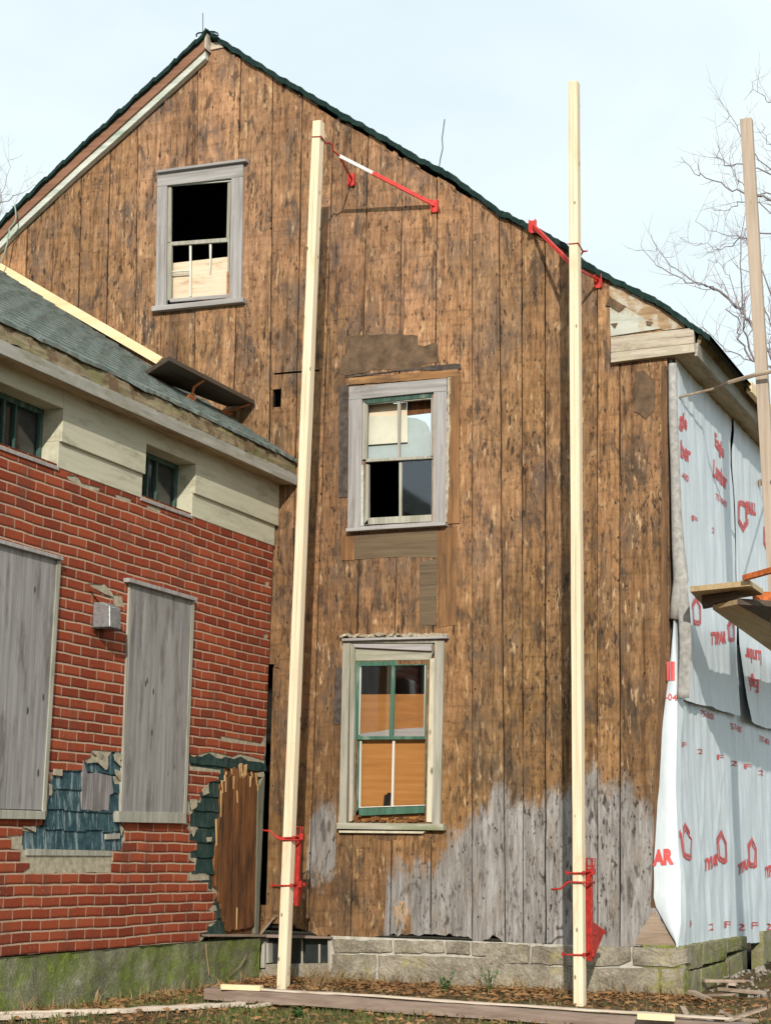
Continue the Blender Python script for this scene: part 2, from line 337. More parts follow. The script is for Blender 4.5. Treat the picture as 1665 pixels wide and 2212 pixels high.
MT['orange_wood'] = wood('exposed orange sheathing', (.045, .02, .009), (.17, .066, .021), (.29, .125, .042), 'z', stain=(.025, .014, .009), stain_amt=.85, knots=1.6)
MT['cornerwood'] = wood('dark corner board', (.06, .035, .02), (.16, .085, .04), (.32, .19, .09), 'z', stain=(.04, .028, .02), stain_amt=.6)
MT['tanrafter'] = wood('bare tan rafter board', (.17, .10, .05), (.36, .245, .14), (.50, .38, .25), 'x', stain=(.18, .11, .06), stain_amt=.5, patches=(.44, .40, .33))
MT['mint'] = wood('pale peeling panel', (.28, .28, .23), (.44, .45, .39), (.56, .57, .51), 'x', stain=(.27, .25, .19), stain_amt=.5, patches=(.40, .34, .25))
MT['splinter'] = wood('fresh splintered wood', (.26, .14, .055), (.42, .26, .11), (.56, .38, .19), 'z')
MT['plyorange'] = wood('orange plywood panel', (.23, .095, .024), (.315, .135, .034), (.38, .18, .056), 'x', bump=.05)
MT['tan'] = wood('tan board', (.52, .42, .30), (.64, .53, .39), (.70, .60, .46), 'x', patches=None, stain=(.42, .27, .15), stain_amt=.3, bump=.05)
MT['ply_grey'] = wood('weathered grey plywood', (.14, .132, .126), (.255, .242, .232), (.37, .352, .34), 'z', stain=(.11, .095, .082), stain_amt=.5, knots=1.0, fine=.7, kmap=(0, 9, 4.2))
MT['frieze'] = wood('peeling cream frieze paint', (.42, .40, .30), (.50, .48, .365), (.56, .54, .42), 'y', stain=(.29, .27, .19), stain_amt=.5, bump=.12)
MT['soffit'] = wood('soffit boards', (.26, .21, .13), (.40, .33, .22), (.50, .43, .31), 'y', stain=(.19, .11, .055), stain_amt=.6)
MT['fascia'] = wood('weathered fascia', (.20, .19, .16), (.36, .34, .30), (.48, .46, .42), 'y', stain=(.20, .18, .10), stain_amt=.7, patches=(.30, .29, .25))
MT['mossboard'] = wood('rotten mossy gutter board', (.08, .06, .035), (.22, .17, .10), (.34, .29, .19), 'y', stain=(.13, .15, .04), stain_amt=.6, patches=(.13, .08, .045), bump=.9)
MT['roofgreen'] = shingle_mat('dark green roof shingle', (.006, .015, .014), (.014, .030, .027), (.032, .056, .050))
MT['roofgrey'] = shingle_mat('worn grey green roof shingle', (.075, .10, .092), (.15, .18, .165), (.25, .28, .255), wash=(.15, .125, .09))
MT['blue'] = shingle_mat('blue wood shingle', (.014, .030, .038), (.034, .072, .085), (.085, .145, .155), wash=(.30, .36, .37))
MT['teal'] = shingle_mat('dark teal wood shingle', (.010, .022, .021), (.022, .045, .040), (.05, .085, .075), wash=(.07, .085, .07))
MT['felt_cream'] = plain('cream felt backing', (.36, .315, .23), .95, .35, 22)
MT['tar'] = plain('tar paper strip', (.07, .055, .046), .9, .55, 14)
MT['paper'] = plain('brown building paper', (.118, .076, .046), .95, .5, 9)
MT['olive'] = wood('dull olive board', (.07, .048, .03), (.125, .090, .054), (.175, .128, .078), 'x', bump=.1)
MT['rustboard'] = wood('rusty orange casing strip', (.10, .05, .022), (.22, .11, .045), (.34, .19, .085), 'z', stain=(.06, .04, .026), stain_amt=.7)
MT['rustboard_h'] = wood('rusty orange head strip', (.12, .06, .025), (.26, .13, .05), (.40, .23, .10), 'x', stain=(.06, .04, .026), stain_amt=.6)
MT['red'] = plain('red enamel', (.36, .022, .014), .5, .5, 28)
MT['redpale'] = plain('sun faded red enamel', (.56, .05, .042), .5, .25, 20)
MT['silver'] = plain('worn pale steel', (.62, .60, .60), .45, .15, 20)
MT['rustred'] = plain('rusty orange steel', (.42, .11, .03), .8, .5, 26)
MT['bracket'] = plain('orange painted steel', (.50, .17, .06), .7, .3, 20)
MT['mossconc'] = stone_mat('mossy parged concrete', ((.065, .062, .036), (.175, .172, .11), (.36, .345, .255)), (.095, .125, .018), 1.0, 3.4)
MT['granite'] = stone_mat('granite block', ((.09, .075, .055), (.265, .235, .185), (.47, .42, .35)), (.18, .16, .065), .3, 3.8)
MT['granite_moss'] = stone_mat('mossy granite block', ((.10, .09, .05), (.23, .21, .14), (.38, .35, .26)), (.12, .135, .022), .75, 3.5)
MT['mortar'] = stone_mat('crumbling mortar', ((.36, .33, .27), (.56, .53, .46), (.70, .67, .60)), None, 0, 12)
MT['rubble'] = stone_mat('dirty rubble', ((.12, .095, .07), (.27, .235, .19), (.52, .49, .43)), None, 0, 7)
MT['galv'] = plain('galvanised steel', (.30, .31, .32), .45, .3, 30, .6)
MT['felt'] = plain('grey felt', (.31, .30, .285), 1.0, .3, 22, 0, .5)
MT['dark'] = plain('unlit interior black', (.012, .011, .010), 1.0, .3, 4)  # near black puts the lack of light indoors into the colour
MT['bark'] = plain('grey bark', (.19, .165, .165), .95, .3, 8)
MT['twig'] = plain('hazy twig bark', (.34, .29, .30), .95, .2, 8)  # lighter than the limbs, haze around the twigs put into the colour
MT['wire'] = plain('dark wire', (.06, .06, .06), .6, .2, 8)
MT['cord'] = plain('pale green cord', (.26, .34, .28), .8, .2, 8)
MT['scrap'] = wood('grey brown scrap timber', (.14, .10, .07), (.28, .21, .155), (.42, .34, .27), 'x', bump=.5)
MT['plank'] = wood('weathered brown plank', (.13, .09, .07), (.235, .175, .14), (.33, .26, .215), 'x', bump=.4)
MT['palewood'] = wood('bleached plank', (.40, .32, .25), (.56, .47, .38), (.68, .60, .50), 'x', stain=(.34, .24, .18), stain_amt=.3)
MT['darkplank'] = wood('shade dark plank', (.05, .035, .026), (.085, .062, .046), (.125, .095, .07), 'y', bump=.3)  # shade of the plank undersides is put into the colour
MT['stageplank'] = wood('staging plank', (.30, .20, .10), (.43, .31, .17), (.52, .40, .24), 'y', bump=.15)
def glass_mat():
    m = M('dusty window glass', .12, .5); n = m.noise(m.co, 6, 4)
    m.color(m.ramp(n, [(.3, (.010, .012, .014)), (.7, (.03, .034, .036))])); return m.m
MT['glass'] = glass_mat()
def clear_glass():
    m = M('clear old glass', .05, .5); t = m.t.nodes.new('ShaderNodeBsdfTransparent'); g = m.t.nodes.new('ShaderNodeBsdfGlossy'); g.inputs['Roughness'].default_value = .04
    fr = m.t.nodes.new('ShaderNodeFresnel'); mx = m.t.nodes.new('ShaderNodeMixShader'); g.inputs['Color'].default_value = (.9, .95, 1, 1)
    f2 = m.math('MULTIPLY', fr.outputs[0], 1.6); m.t.links.new(f2, mx.inputs[0]); m.t.links.new(t.outputs[0], mx.inputs[1]); m.t.links.new(g.outputs[0], mx.inputs[2])
    m.t.links.new(mx.outputs[0], m.o.inputs[0]); return m.m
MT['clear'] = clear_glass()
def wrap_mat():
    m = M('pale house wrap', .5, .35); f = m.noise(m.map(m.co, (40, 40, 9)), 1, 4); n = m.noise(m.co, 2.5, 5)
    m.color(m.ramp(m.math('ADD', m.math('MULTIPLY', f, .5), m.math('MULTIPLY', n, .5)), [(.3, (.49, .555, .60)), (.7, (.63, .69, .73))]))
    m.bump(m.math('ADD', m.noise(m.map(m.co, (7, 7, 1.6)), 1, 5, .7), m.math('MULTIPLY', f, .2)), .22, .03); return m.m
MT['wrap'] = wrap_mat()
def print_mat():
    m = M('red printed ink', .6, .3); n = m.noise(m.co, 70, 3, .8)
    m.color(m.mix(m.step(n, .60, .72), (.58, .085, .085), (.68, .45, .46))); return m.m
MT['ink'] = print_mat()
def ground_mat():
    m = M('leafy yard soil', 1, .1); n = m.noise(m.co, 1.7, 8, .72); f = m.noise(m.co, 34, 5, .75)
    v = m.voro(m.co, 30)
    c = m.ramp(m.math('ADD', m.math('MULTIPLY', n, .5), m.math('MULTIPLY', f, .5)), [(.32, (.035, .026, .016)), (.47, (.105, .075, .04)), (.6, (.20, .14, .07)), (.75, (.29, .20, .11))])
    c = m.mix(m.math('MULTIPLY', m.step(m.noise(m.co, 2.4, 6, .7), .5, .62), .8), c, m.mix(f, (.055, .075, .018), (.15, .16, .05)))
    c = m.mix(m.math('MULTIPLY', m.math('GREATER_THAN', m.sep(v['Color'])[0], .8), m.step(v['Distance'], .5, .3)), c, (.28, .14, .055))
    m.color(c); m.bump(f, 1, .03); return m.m
MT['ground'] = ground_mat()
def grass_mat(name, a, b):
    m = M(name, .8, .2); n = m.noise(m.co, 3, 4); m.color(m.ramp(n, [(.35, a), (.65, b)])); return m.m
MT['grass'] = grass_mat('short green grass', (.045, .075, .016), (.13, .14, .045))
MT['straw'] = grass_mat('dry straw', (.16, .105, .05), (.34, .245, .125))
MT['leaf'] = grass_mat('fallen leaf', (.16, .075, .03), (.34, .19, .085))
MT['weed'] = grass_mat('weed leaf', (.03, .075, .02), (.08, .15, .04))
# ================================================================== SETTING
def ground_h(x, y):
    h = .02*nz(x*1.3, y*1.3, 3)+.012*nz(x*5, y*5, 1)
    d = math.hypot((x-2.75)/1.1, (y-1.5)/1.6)
    if d < 1: h += .42*(1-d)**1.2*(1+.3*nz(x*4, y*4, 5))
    if y > -1.6: h += .03*min(1, (y+1.6)/1.6)
    return h
def axis_samples(a, b, lo, hi, fine):
    far = [60, 25, 10, 4, 1.5]; s = []
    k = int((hi-lo)/fine)
    s = [lo-v for v in (400, 150, 60, 25, 12, 6, 3, 1)]+[lo+(hi-lo)*i/k for i in range(k+1)]+[hi+v for v in (1, 3, 6, 12, 25, 60, 150, 400)]
    return s
mb = MB(); gx = axis_samples(0, 0, -4.5, 6, .09); gy = axis_samples(0, 0, -5, 5, .09)
for y in gy:
    for x in gx: mb.v.append(Vector((x, y, ground_h(x, y) if (-5 < x < 7 and -6 < y < 6) else 0)))
for j in range(len(gy)-1):
    for i in range(len(gx)-1):
        a = j*len(gx)+i; mb.f.append((a, a+1, a+len(gx)+1, a+len(gx)))
tag(mb.build('ground', MT['ground'], smooth=True), kind='structure')

# ================================================================== WOODEN HOUSE
house = thing('wooden_house', 'tall gabled wooden house with stripped brown board wall and green shingle roof', 'house', (0, 0, 0))
HB = -7.2; HBACK = 9.0
RT = [(450,68),(482,85),(540,122),(600,160),(660,194),(729,235.6),(790,270),(838,297),(900,335),(969,370),(1020,408),(1077,450),(1120,472),(1162,490),(1195,510),(1227,530),(1258,559),(1320,596),(1370,620),(1415,642.5),(1460,672),(1506,706)]
RU = [(448,95),(482,103),(540,138),(597,171.7),(660,214),(721,255.4),(791.6,293),(866,340.6),(955,392),(1020,432),(1077.5,465),(1130,494),(1172.5,515),(1227,545),(1290,586),(1336,614),(1410,656),(1475,693),(1500,712)]
RLT = [(0,481),(33.7,445.5),(100,383),(174,314),(250,246),(340,164),(400,109),(440,72)]
def gp(p, Y): g = G(p[0], p[1], Y); return (g.x, g.z)
right_top = [gp(p, -.06) for p in RT]; right_under = [gp(p, -.01) for p in RU]; left_top = [gp(p, -.14) for p in RLT]
apex_x = gp((448, 70), -.06)[0]
slopeL = (left_top[-1][1]-left_top[0][1])/(left_top[-1][0]-left_top[0][0])
left_top = [(HB-.3, left_top[0][1]+slopeL*(HB-.3-left_top[0][0]))]+left_top
def ztop(x):
    if x > apex_x: return lerp(right_under, x)
    return lerp(left_top, x)-.12
holes = []
W1 = dict(tl=(722,800), tr=(1000,785), br=(988,1290), bl=(722,1300))
def rect_of(zf, pts):
    q = gq(zf, pts); return (min(p[0] for p in q), max(p[0] for p in q), min(p[1] for p in q), max(p[1] for p in q))
h1 = rect_of(z1, [(733,800),(992,795),(985,1290),(735,1300)])
h2 = rect_of(z4, [(385,545),(850,505),(852,1400),(395,1420)])
h3 = rect_of(l6, [(400,570),(985,560),(975,1925),(390,1925)])
hk = rect_of(z3, [(1452,722),(1500,715),(1498,790),(1455,815)])
gap = rect_of(lambda x, y: (x, y), [(566,1435),(591,1435),(582,1955),(568,1955)])
cel = rect_of(cz, [(100,1335),(755,1340),(755,1590),(105,1600)])
D_ = lambda x, y: (x, y)
joints = [rect_of(D_, c) for c in ([(592,806),(652,804),(652,805),(592,807)], [(654,801),(690,801),(690,802),(654,802)])]
holes = [h1, h2, h3, hk, gap]+joints
# plank edges (top pixel, bottom pixel)
PE = [(60,500,57,600),(117,525,113,640),(176,450,171,650),(238,370,231,690),(298,275,295,575),(360,215,352,640),(429,165,424,560),(452,130,443,480),(521,140,514,500),(590,200,584,800),(653,220,640,900),(720,280,672,1800),(795,320,760,1900),(870,350,845,1900),(943,500,930,1950),(1020,500,1020,2000),(1078,500,1091,2000),(1127,600,1130,2000),(1177,600,1178,2000),(1238,600,1240,2000),(1290,620,1290,2000),(1338,787,1339,2000)]
edges = [lambda z, x=HB+.32*i: x for i in range(0, 7)]
for (xa, ya, xb_, yb) in PE:
    a = G(xa, ya); b = G(xb_, yb)
    edges.append(lambda z, a=a, b=b: b.x+(a.x-b.x)*(z-b.z)/(a.z-b.z))
edges = [e for e in edges if True]
edges.sort(key=lambda e: e(5.0))
xr_corner = 1.775
edges.append(lambda z: xr_corner)
# keep a sensible minimum spacing for the left filler boards
E2 = [edges[0]]
for e in edges[1:]:
    if e(5.0)-E2[-1](5.0) > .06: E2.append(e)
edges = E2
BOT = [(560,1985),(600,1990),(650,2005),(700,2022),(745,2028),(790,2025),(850,2018),(940,2018),(1010,2022),(1030,2040),(1070,2018),(1100,2048),(1170,2045),(1250,2040),(1330,2050),(1380,2042),(1440,2040)]
bot = [(G(*p).x, G(*p).z) for p in BOT]
GREY = [(555,2150),(638,2150),(645,1790),(672,1765),(700,1740),(726,1740),(732,2150),(828,2150),(835,1890),(905,1870),(918,1900),(935,1890),(960,1830),(1010,1790),(1060,1735),(1075,1690),(1095,1715),(1110,1745),(1160,1745),(1178,1730),(1220,1720),(1275,1670),(1300,1690),(1335,1720),(1345,1680),(1365,1690),(1400,1760),(1440,1810)]
gry = sorted([(G(*p).x, G(*p).z) for p in GREY])
LOWG = sorted([(G(*p).x, G(*p).z) for p in [(560,1880),(735,1890),(740,2200),(830,2200),(834,1915),(888,1915),(893,2200),(1440,2200)]])
mb = MB(); rn = []; gd = []
ZL = sorted(set([round(.36+.13*i, 3) for i in range(67)]+[v for h in holes for v in h[2:]]))
def inhole(x, z): return any(h[0] < x < h[1] and h[2] < z < h[3] for h in holes)
for i in range(len(edges)-1):
    el, er = edges[i], edges[i+1]; rv = random.random(); dep = random.uniform(0, .014); sd_ = i*3.1
    xl0, xr0 = el(5), er(5)
    if xr0 < HB or xl0 < HB-.5: pass
    ncol = max(2, int((xr0-xl0)/.03)); us = [k/ncol for k in range(ncol+1)]
    for h in holes:
        for k in (0, 1):
            u = (h[k]-xl0)/(xr0-xl0)
            if .02 < u < .98: us.append(u)
    us = sorted(us); base = len(mb.v); nu = len(us)
    for z in ZL:
        l = el(z)+.0055+.006*nz(sd_, z*2.3, 1)+.003*nz(sd_, z*9, 4); r = er(z)-.0055+.006*nz(sd_+1.55, z*2.3, 1)+.003*nz(sd_+3, z*9, 4)
        for k, u in enumerate(us):
            x = l+(r-l)*u
            # snap to window edges exactly where the column was cut there
            for h in holes:
                for q in (0, 1):
                    if abs(u-(h[q]-xl0)/(xr0-xl0)) < 1e-6: x = h[q]
            zb = lerp(bot, x)-.004+.022*nz(x*11, 3, 1)+.03*nz(x*33, 1, 2) if x > -1.9 else .3
            zz = min(max(z, zb), ztop(x))
            cup = .003*((u-.5)*2)**2
            mb.v.append(Vector((x, -dep+cup, zz))); rn.append(rv); gd.append(min(lerp(gry, x)-zz, zz-lerp(LOWG, x)))
    for j in range(len(ZL)-1):
        for k in range(nu-1):
            a, b, c, d = base+j*nu+k, base+j*nu+k+1, base+(j+1)*nu+k+1, base+(j+1)*nu+k
            A, B, C_, D = mb.v[a], mb.v[b], mb.v[c], mb.v[d]
            if (C_.z-B.z) < 1e-4 and (D.z-A.z) < 1e-4: continue
            m_ = (A+B+C_+D)/4
            if inhole(m_.x, (ZL[j]+ZL[j+1])/2): continue
            mb.f.append((a, b, c, d))
mb.attr = {'rnd': rn, 'greyd': gd}
wall = mb.build('gable_wall', MT['sheath'], house, recalc=False, thick=.022)
# backing behind the boards + house shell, unlit interior put into the black colour
mb = MB()
def hole_rect(h): return [(h[0], h[2]), (h[1], h[2]), (h[1], h[3]), (h[0], h[3])]
ol = [(HB, 0.45), (1.74, .45), (1.74, ztop(1.72)-.03)]+[(x, z-.03) for x, z in reversed(right_under) if x < 1.70]+[(x, z-.2) for x, z in reversed(left_top) if x > HB]+[(HB, left_top[0][1]-.15)]
mb.sheet(Fg, ol, [hole_rect(h) for h in (h1, h2, h3, hk)]+[[(gap[0]+.001, gap[2]), (gap[1], gap[2]), (gap[1], gap[3]), (gap[0]+.001, gap[3])]], -.06, -.03)
mb.box((-2.7, 4.5, .45), (8.9, 8.8, .05)); mb.box((HB+.02, 4.5, 3), (.04, 8.8, 5.2)); mb.box((-2.7, HBACK-.1, 3.5), (8.9, .05, 6.2))
mb.build('inner_shell', MT['dark'], house)
mb = MB(); mb.slab(lambda u, v, n: Vector((1.74+n, u, v)), [(.02, .40), (HBACK, .40), (HBACK, 5.3), (.02, 5.3)], 0, .022)
mb.build('side_wall', MT['scrap'], house)
# thin horizontal cuts in the boards
# ---- roof
def roof_strip(mb, prof, y0, y1, thick, seed, saw):
    n = 220; pts = []
    xs0, xs1 = prof[0][0], prof[-1][0]
    for i in range(n+1):
        x = xs0+(xs1-xs0)*i/n; s = (x/saw+.25*nz(x*1.7, seed, 3)) % 1
        z = lerp(prof, x)+.014*(s-.6)+.007*nz(x*9+seed, 1, 2)+.007*nz(x*31+seed, 1, 5)
        pts.append((x, z, y0+.02*nz(x*7+seed, 4, 4)-.012*s))
    base = len(mb.v)
    for (x, z, y) in pts:
        t = thick*(1+.35*nz(x*6+seed, 8, 8))
        mb.v += [Vector((x, y, z)), Vector((x, y, z-t)), Vector((x, y+.4, z)), Vector((x, y1, z)), Vector((x, y1, z-t))]
    for i in range(n):
        a = base+i*5; b = a+5
        mb.f += [(a, b, b+1, a+1), (a, a+2, b+2, b), (a+2, a+3, b+3, b+2), (a+1, b+1, b+4, a+4), (a+3, a+4, b+4, b+3)]
eave_R = right_top[-1]
rt = right_top+[(eave_R[0]+.10, eave_R[1]-.075)]
mb = MB(); roof_strip(mb, rt, -.05, HBACK+.2, .058, 1, .13)
roof = mb.build('roof', MT['roofgreen'], house)
mb = MB(); roof_strip(mb, left_top+[(apex_x+.03, right_top[0][1]-.005)], -.15, HBACK+.2, .045, 6, .2)
mb.build('roof_slope', MT['roofgreen'], house)
# rake boards on the left slope
L2 = [p for p in left_top]
def offs(d): return [(x, z-d) for x, z in L2]
def strip2(mb, top, bottom, n0, n1):
    for (a, b), (c, d) in zip(zip(top, top[1:]), zip(bottom, bottom[1:])): mb.slab(Fg, [a, b, d, c], n0, n1)
ax_end = gp((446, 80), -.1)
mb = MB(); strip2(mb, offs(.03), offs(.155), .02, .11); mb.build('rake_board', MT['brown_rake'], house)
mb = MB(); strip2(mb, offs(.156), offs(.232), .02, .085); mb.build('rake_moulding', MT['white'], house)
mb = MB(); q = gq(lambda x, y: ((460+x/5.55)/1.2733, (60+y/5.55)/1.2733), [(598,440),(860,385),(800,300),(610,330)], -.03); mb.slab(Fg, q, .0, .03)
q = gq(lambda x, y: ((460+x/5.55)/1.2733, (60+y/5.55)/1.2733), [(590,180),(625,190),(612,430),(585,400)], -.1); mb.slab(Fg, q, .0, .12)
mb.build('ridge_block', MT['rotten'], house)
# exposed pale rafter wood under the torn right verge
mb = MB(); Pz = lambda l: gq(z5, l, -.012)
mb.slab(Fg, Pz([(470,235),(545,220),(1010,500),(1030,540),(870,560),(470,310)]), 0, .012)
mb.build('gable_scrap_board', MT['tanrafter'], house)
mb = MB(); mb.slab(Fg, Pz([(472,330),(600,395),(850,548),(480,605)]), 0, .02); mb.build('gable_scrap_panel', MT['mint'], house)
mb = MB()
for c in ([(440,375),(470,300),(520,350),(590,380),(540,425),(470,380)], [(480,510),(530,505),(510,545)], [(740,490),(790,500),(775,525),(745,520)]):
    mb = MB(); mb.slab(Fg, ragged(gq(z5, c, -.03), .006, .03), .012, .03); mb.build('torn_paper', MT['paper'], house)
# ---- cornice return and right eave
ZS = 5.275
mb = MB()
mb.slab(Fg, gq(z5, [(480,610),(1092,540),(1095,655),(480,722)], -.05), 0, .05)
mb.slab(Fg, gq(z5, [(480,724),(1095,657),(1098,720),(480,797)], -.07), 0, .07)
mb.slab(Fg, gq(z5, [(960,575),(1090,555),(1088,600),(960,615)], -.055), .051, .056)
mb.build('cornice_return', MT['rotten'], house, bevel=.004)
mb = MB(); mb.slab(lambda u, v, n: Vector((u, n, v)), [(1.70, ZS-.0), (2.01, ZS-.0), (2.01, ZS+.02), (1.70, ZS+.02)], -.04, HBACK)
mb.build('soffit', MT['soffit'], house)
mb = MB(); mb.slab(lambda u, v, n: Vector((u, n, v)), [(2.01, ZS-.015), (2.035, ZS-.015), (2.045, ZS+.095), (2.015, ZS+.095)], -.03, HBACK)
mb.slab(lambda u, v, n: Vector((u, n, v)), [(1.775, ZS-.07), (1.80, ZS-.07), (1.80, ZS-.002), (1.775, ZS-.002)], .05, HBACK)
mb.build('fascia', MT['fascia'], house)
mb = MB(); mb.slab(lambda u, v, n: Vector((u, n, v)), [(2.02, ZS+.097), (2.05, ZS+.097), (2.10, ZS+.20), (2.05, ZS+.20)], .0, HBACK)
mb.build('gutter_board', MT['mossboard'], house)
gq0 = [X_(*ev(*p), 2.10) for p in ((1040,900),(1300,1330))]
mb = MB(); a, b = gq0[0], gq0[1]
mb.box((2.125, (a.y+a.y+2.2)/2, ZS+.135), (.05, 2.2, .10)); mb.build('repair_strip', MT['newwood_y'], house)
# ---- windows
def pieces(parent, zf, specs, Y=-.025):
    for name, mat, polys, n0, n1 in specs:
        m_ = MB()
        for p in polys: m_.slab(Fg, gq(zf, p, -n1), n0, n1)
        m_.build(name, MT[mat], parent, bevel=.003)
def wroot(n0=0):
    m_ = MB(); return m_
def window(zf, frame_specs, specs):
    nm, mat, polys, n0, n1 = frame_specs
    m_ = MB()
    l_, r_ = polys       # left and right casing quads -> one closed frame (head and sill trims lie on it)
    up = lambda p, d: (p[0], p[1]+d)
    o_ = gq(zf, [up(l_[0], -26), up(r_[1], -26), up(r_[2], 12), up(l_[3], 12)], -n1); i_ = gq(zf, [l_[1], r_[0], r_[3], l_[2]], -n1)
    vs = [Fg(p[0], p[1], n1) for p in o_+i_]+[Fg(p[0], p[1], n0) for p in o_+i_]
    fs = []
    for k in range(4):
        a, b = k, (k+1) % 4; fs += [(a, b, 4+b, 4+a), (8+a, 12+a, 12+b, 8+b), (a, 8+a, 8+b, b), (4+a, 4+b, 12+b, 12+a)]
    m_.add(vs, fs)
    w = m_.build(nm, MT[mat], house)
    for s in specs:
        if s[0] == 'curve': continue
        pieces(w, zf, [s])
    return w
attic = window(z1, ('window', 'trim', [[(680,806),(722,802),(718,1318),(672,1322)], [(1000,770),(1050,764),(1043,1284),(992,1288)]], .0, .032), [
    ('head_board', 'trim_h', [[(680,745),(1050,694),(1050,762),(680,806)]], 0, .036),
    ('drip_cap', 'trim_h', [[(676,735),(1060,684),(1062,695),(676,746)]], 0, .075),
    ('sill', 'trim_h', [[(655,1322),(1050,1284),(1050,1304),(655,1344)]], 0, .075),
    ('sash', 'trim_moss', [[(723,806),(740,804),(738,1050),(723,1052)], [(984,790),(999,785),(990,1030),(978,1032)], [(722,1046),(992,1026),(992,1044),(722,1062)], [(723,1062),(742,1060),(740,1296),(723,1298)], [(984,1042),(992,1041),(989,1286),(982,1287)]], -.02, .008),
    ('sash_rail', 'trim_h', [[(734,1290),(990,1270),(990,1286),(734,1306)]], -.02, .012),
    ('glazing_bead', 'white', [[(728,798),(1000,778),(1000,783),(728,804)]], -.01, .012),
    ('muntin', 'whitestick', [[(818,1060),(826,1059),(824,1280),(819,1281)], [(904,1052),(913,1052),(910,1150),(906,1182)], [(742,1171),(818,1165),(818,1170),(742,1176)], [(742,1183),(818,1177),(818,1181),(742,1187)]], -.03, -.01),
    ('board_panel', 'tan', [[(740,1137),(992,1108),(990,1276),(738,1296)]], -.062, -.05)])
mid = window(z4, ('window', 'trim', [[(258,521),(352,513),(348,1424),(250,1430)], [(866,464),(958,458),(950,1394),(858,1392)]], 0, .030), [
    ('head_board', 'trim_h', [[(258,426),(955,364),(958,457),(866,463),(352,511),(258,519)]], 0, .034),
    ('sill', 'trim_h', [[(235,1440),(945,1396),(945,1416),(235,1462)]], 0, .08),
    ('head_stop', 'darkgreen', [[(355,512),(862,466),(848,502),(392,548),(382,548)]], -.02, .012),
    ('upper_sash', 'trim_moss', [[(354,540),(390,540),(384,962),(352,964)], [(845,490),(862,478),(862,930),(842,932)], [(352,944),(862,918),(862,938),(352,966)], [(384,542),(846,502),(846,514),(390,552)], [(604,520),(624,518),(620,930),(606,932)]], -.03, .004),
    ('lower_sash', 'trim_moss', [[(352,982),(398,980),(398,1412),(358,1416)], [(400,1364),(856,1340),(856,1390),(360,1414)], [(850,950),(860,950),(856,1345),(848,1346)], [(616,968),(632,967),(628,1356),(616,1357)]], -.05, -.008),
    ('cord_strip', 'white', [[(346,985),(358,984),(358,1420),(344,1422)]], 0, .033)])
pieces(mid, z4, [('window_shade', 'tan', [[(392,560),(610,545),(672,535),(672,700),(392,720)]], -.115, -.11)])
m_ = MB(); m_.slab(Fg, gq(z4, [(392,640),(640,628),(678,632),(678,822),(392,842)], .07), -.075, -.07); m_.build('cream_shade', plain('cream roller blind', (.54, .53, .43), .8, .1, 6), mid)  # paler cream sheet in front of the blue grey blind
m_ = MB(); m_.slab(Fg, gq(z4, [(388,660),(640,640),(740,650),(800,675),(828,715),(838,760),(840,925),(385,945)], .09), -.1, -.095); m_.build('blind', plain('blue grey roller blind', (.34, .40, .40), .8, .1, 6), mid)
m_ = MB(); m_.slab(Fg, gq(z4, [(672,520),(842,505),(842,610),(672,630)], .11), -.13, -.12); m_.build('lintel_board', MT['orange_wood'], mid)
m_ = MB(); m_.slab(Fg, gq(z4, [(632,965),(850,950),(850,1345),(632,1355)], .04), -.035, -.03); m_.build('pane', MT['clear'], mid)
low = window(l6, ('window', 'trim_moss', [[(262,372),(324,372),(290,1938),(228,1934)], [(1060,372),(1140,372),(1105,1950),(1035,1948)]], 0, .030), [
    ('drip_cap', 'trim_h', [[(250,335),(1165,312),(1165,334),(250,357)]], 0, .07),
    ('head_board', 'lav', [[(345,382),(1028,388),(1030,444),(362,412)]], .012, .045),
    ('head_casing', 'trim_moss_h', [[(326,360),(1042,360),(1042,456),(1020,520),(368,530),(364,414)]], -.01, .012),
    ('casing_inner', 'trim_moss', [[(326,376),(364,400),(345,1920),(312,1930)]], 0, .04),
    ('casing_cream', 'cream_trim', [[(1018,512),(1072,502),(1032,1934),(985,1930)]], 0, .022),
    ('sill', 'trim_moss_h', [[(208,1936),(1130,1946),(1136,2004),(205,1990)]], 0, .075),
    ('sill_apron', 'cream_trim', [[(225,2004),(975,2010),(955,2032),(225,2024)]], 0, .05),
    ('upper_sash', 'green', [[(372,536),(410,536),(395,1215),(355,1217)], [(980,524),(1015,520),(996,1212),(966,1214)], [(408,534),(984,524),(984,566),(408,576)], [(392,1184),(972,1186),(972,1212),(392,1216)], [(684,568),(708,567),(692,1190),(662,1190)]], -.03, .006),
    ('lower_sash', 'green', [[(362,1226),(414,1226),(402,1878),(354,1882)], [(974,1226),(998,1226),(985,1852),(966,1856)], [(400,1806),(972,1786),(985,1852),(356,1880)]], -.05, -.01),
    ('muntin', 'whitestick', [[(692,1226),(708,1226),(694,1800),(680,1800)], [(404,576),(414,576),(398,1184),(390,1184)], [(972,566),(982,566),(972,1186),(964,1186)], [(410,1226),(418,1226),(408,1806),(400,1806)], [(400,1800),(972,1780),(972,1788),(400,1808)]], -.03, .0),
    ('plywood_panel', 'plyorange', [[(385,822),(1000,818),(990,1935),(380,1940)]], -.075, -.065),
    ('plywood_strip', 'trim_h', [[(394,1160),(560,1145),(670,1125),(972,1108),(972,1188),(392,1188)]], -.064, -.058),
    ('broken_slot', 'dark', [[(612,1785),(620,1700),(640,1690),(650,1675),(680,1676),(670,1800),(640,1795)]], -.063, -.056)])
m_ = MB(); m_.slab(Fg, gq(l6, [(408,576),(984,566),(972,1186),(394,1186)], .02), -.022, -.018); m_.build('pane', MT['clear'], low)
m_ = MB()
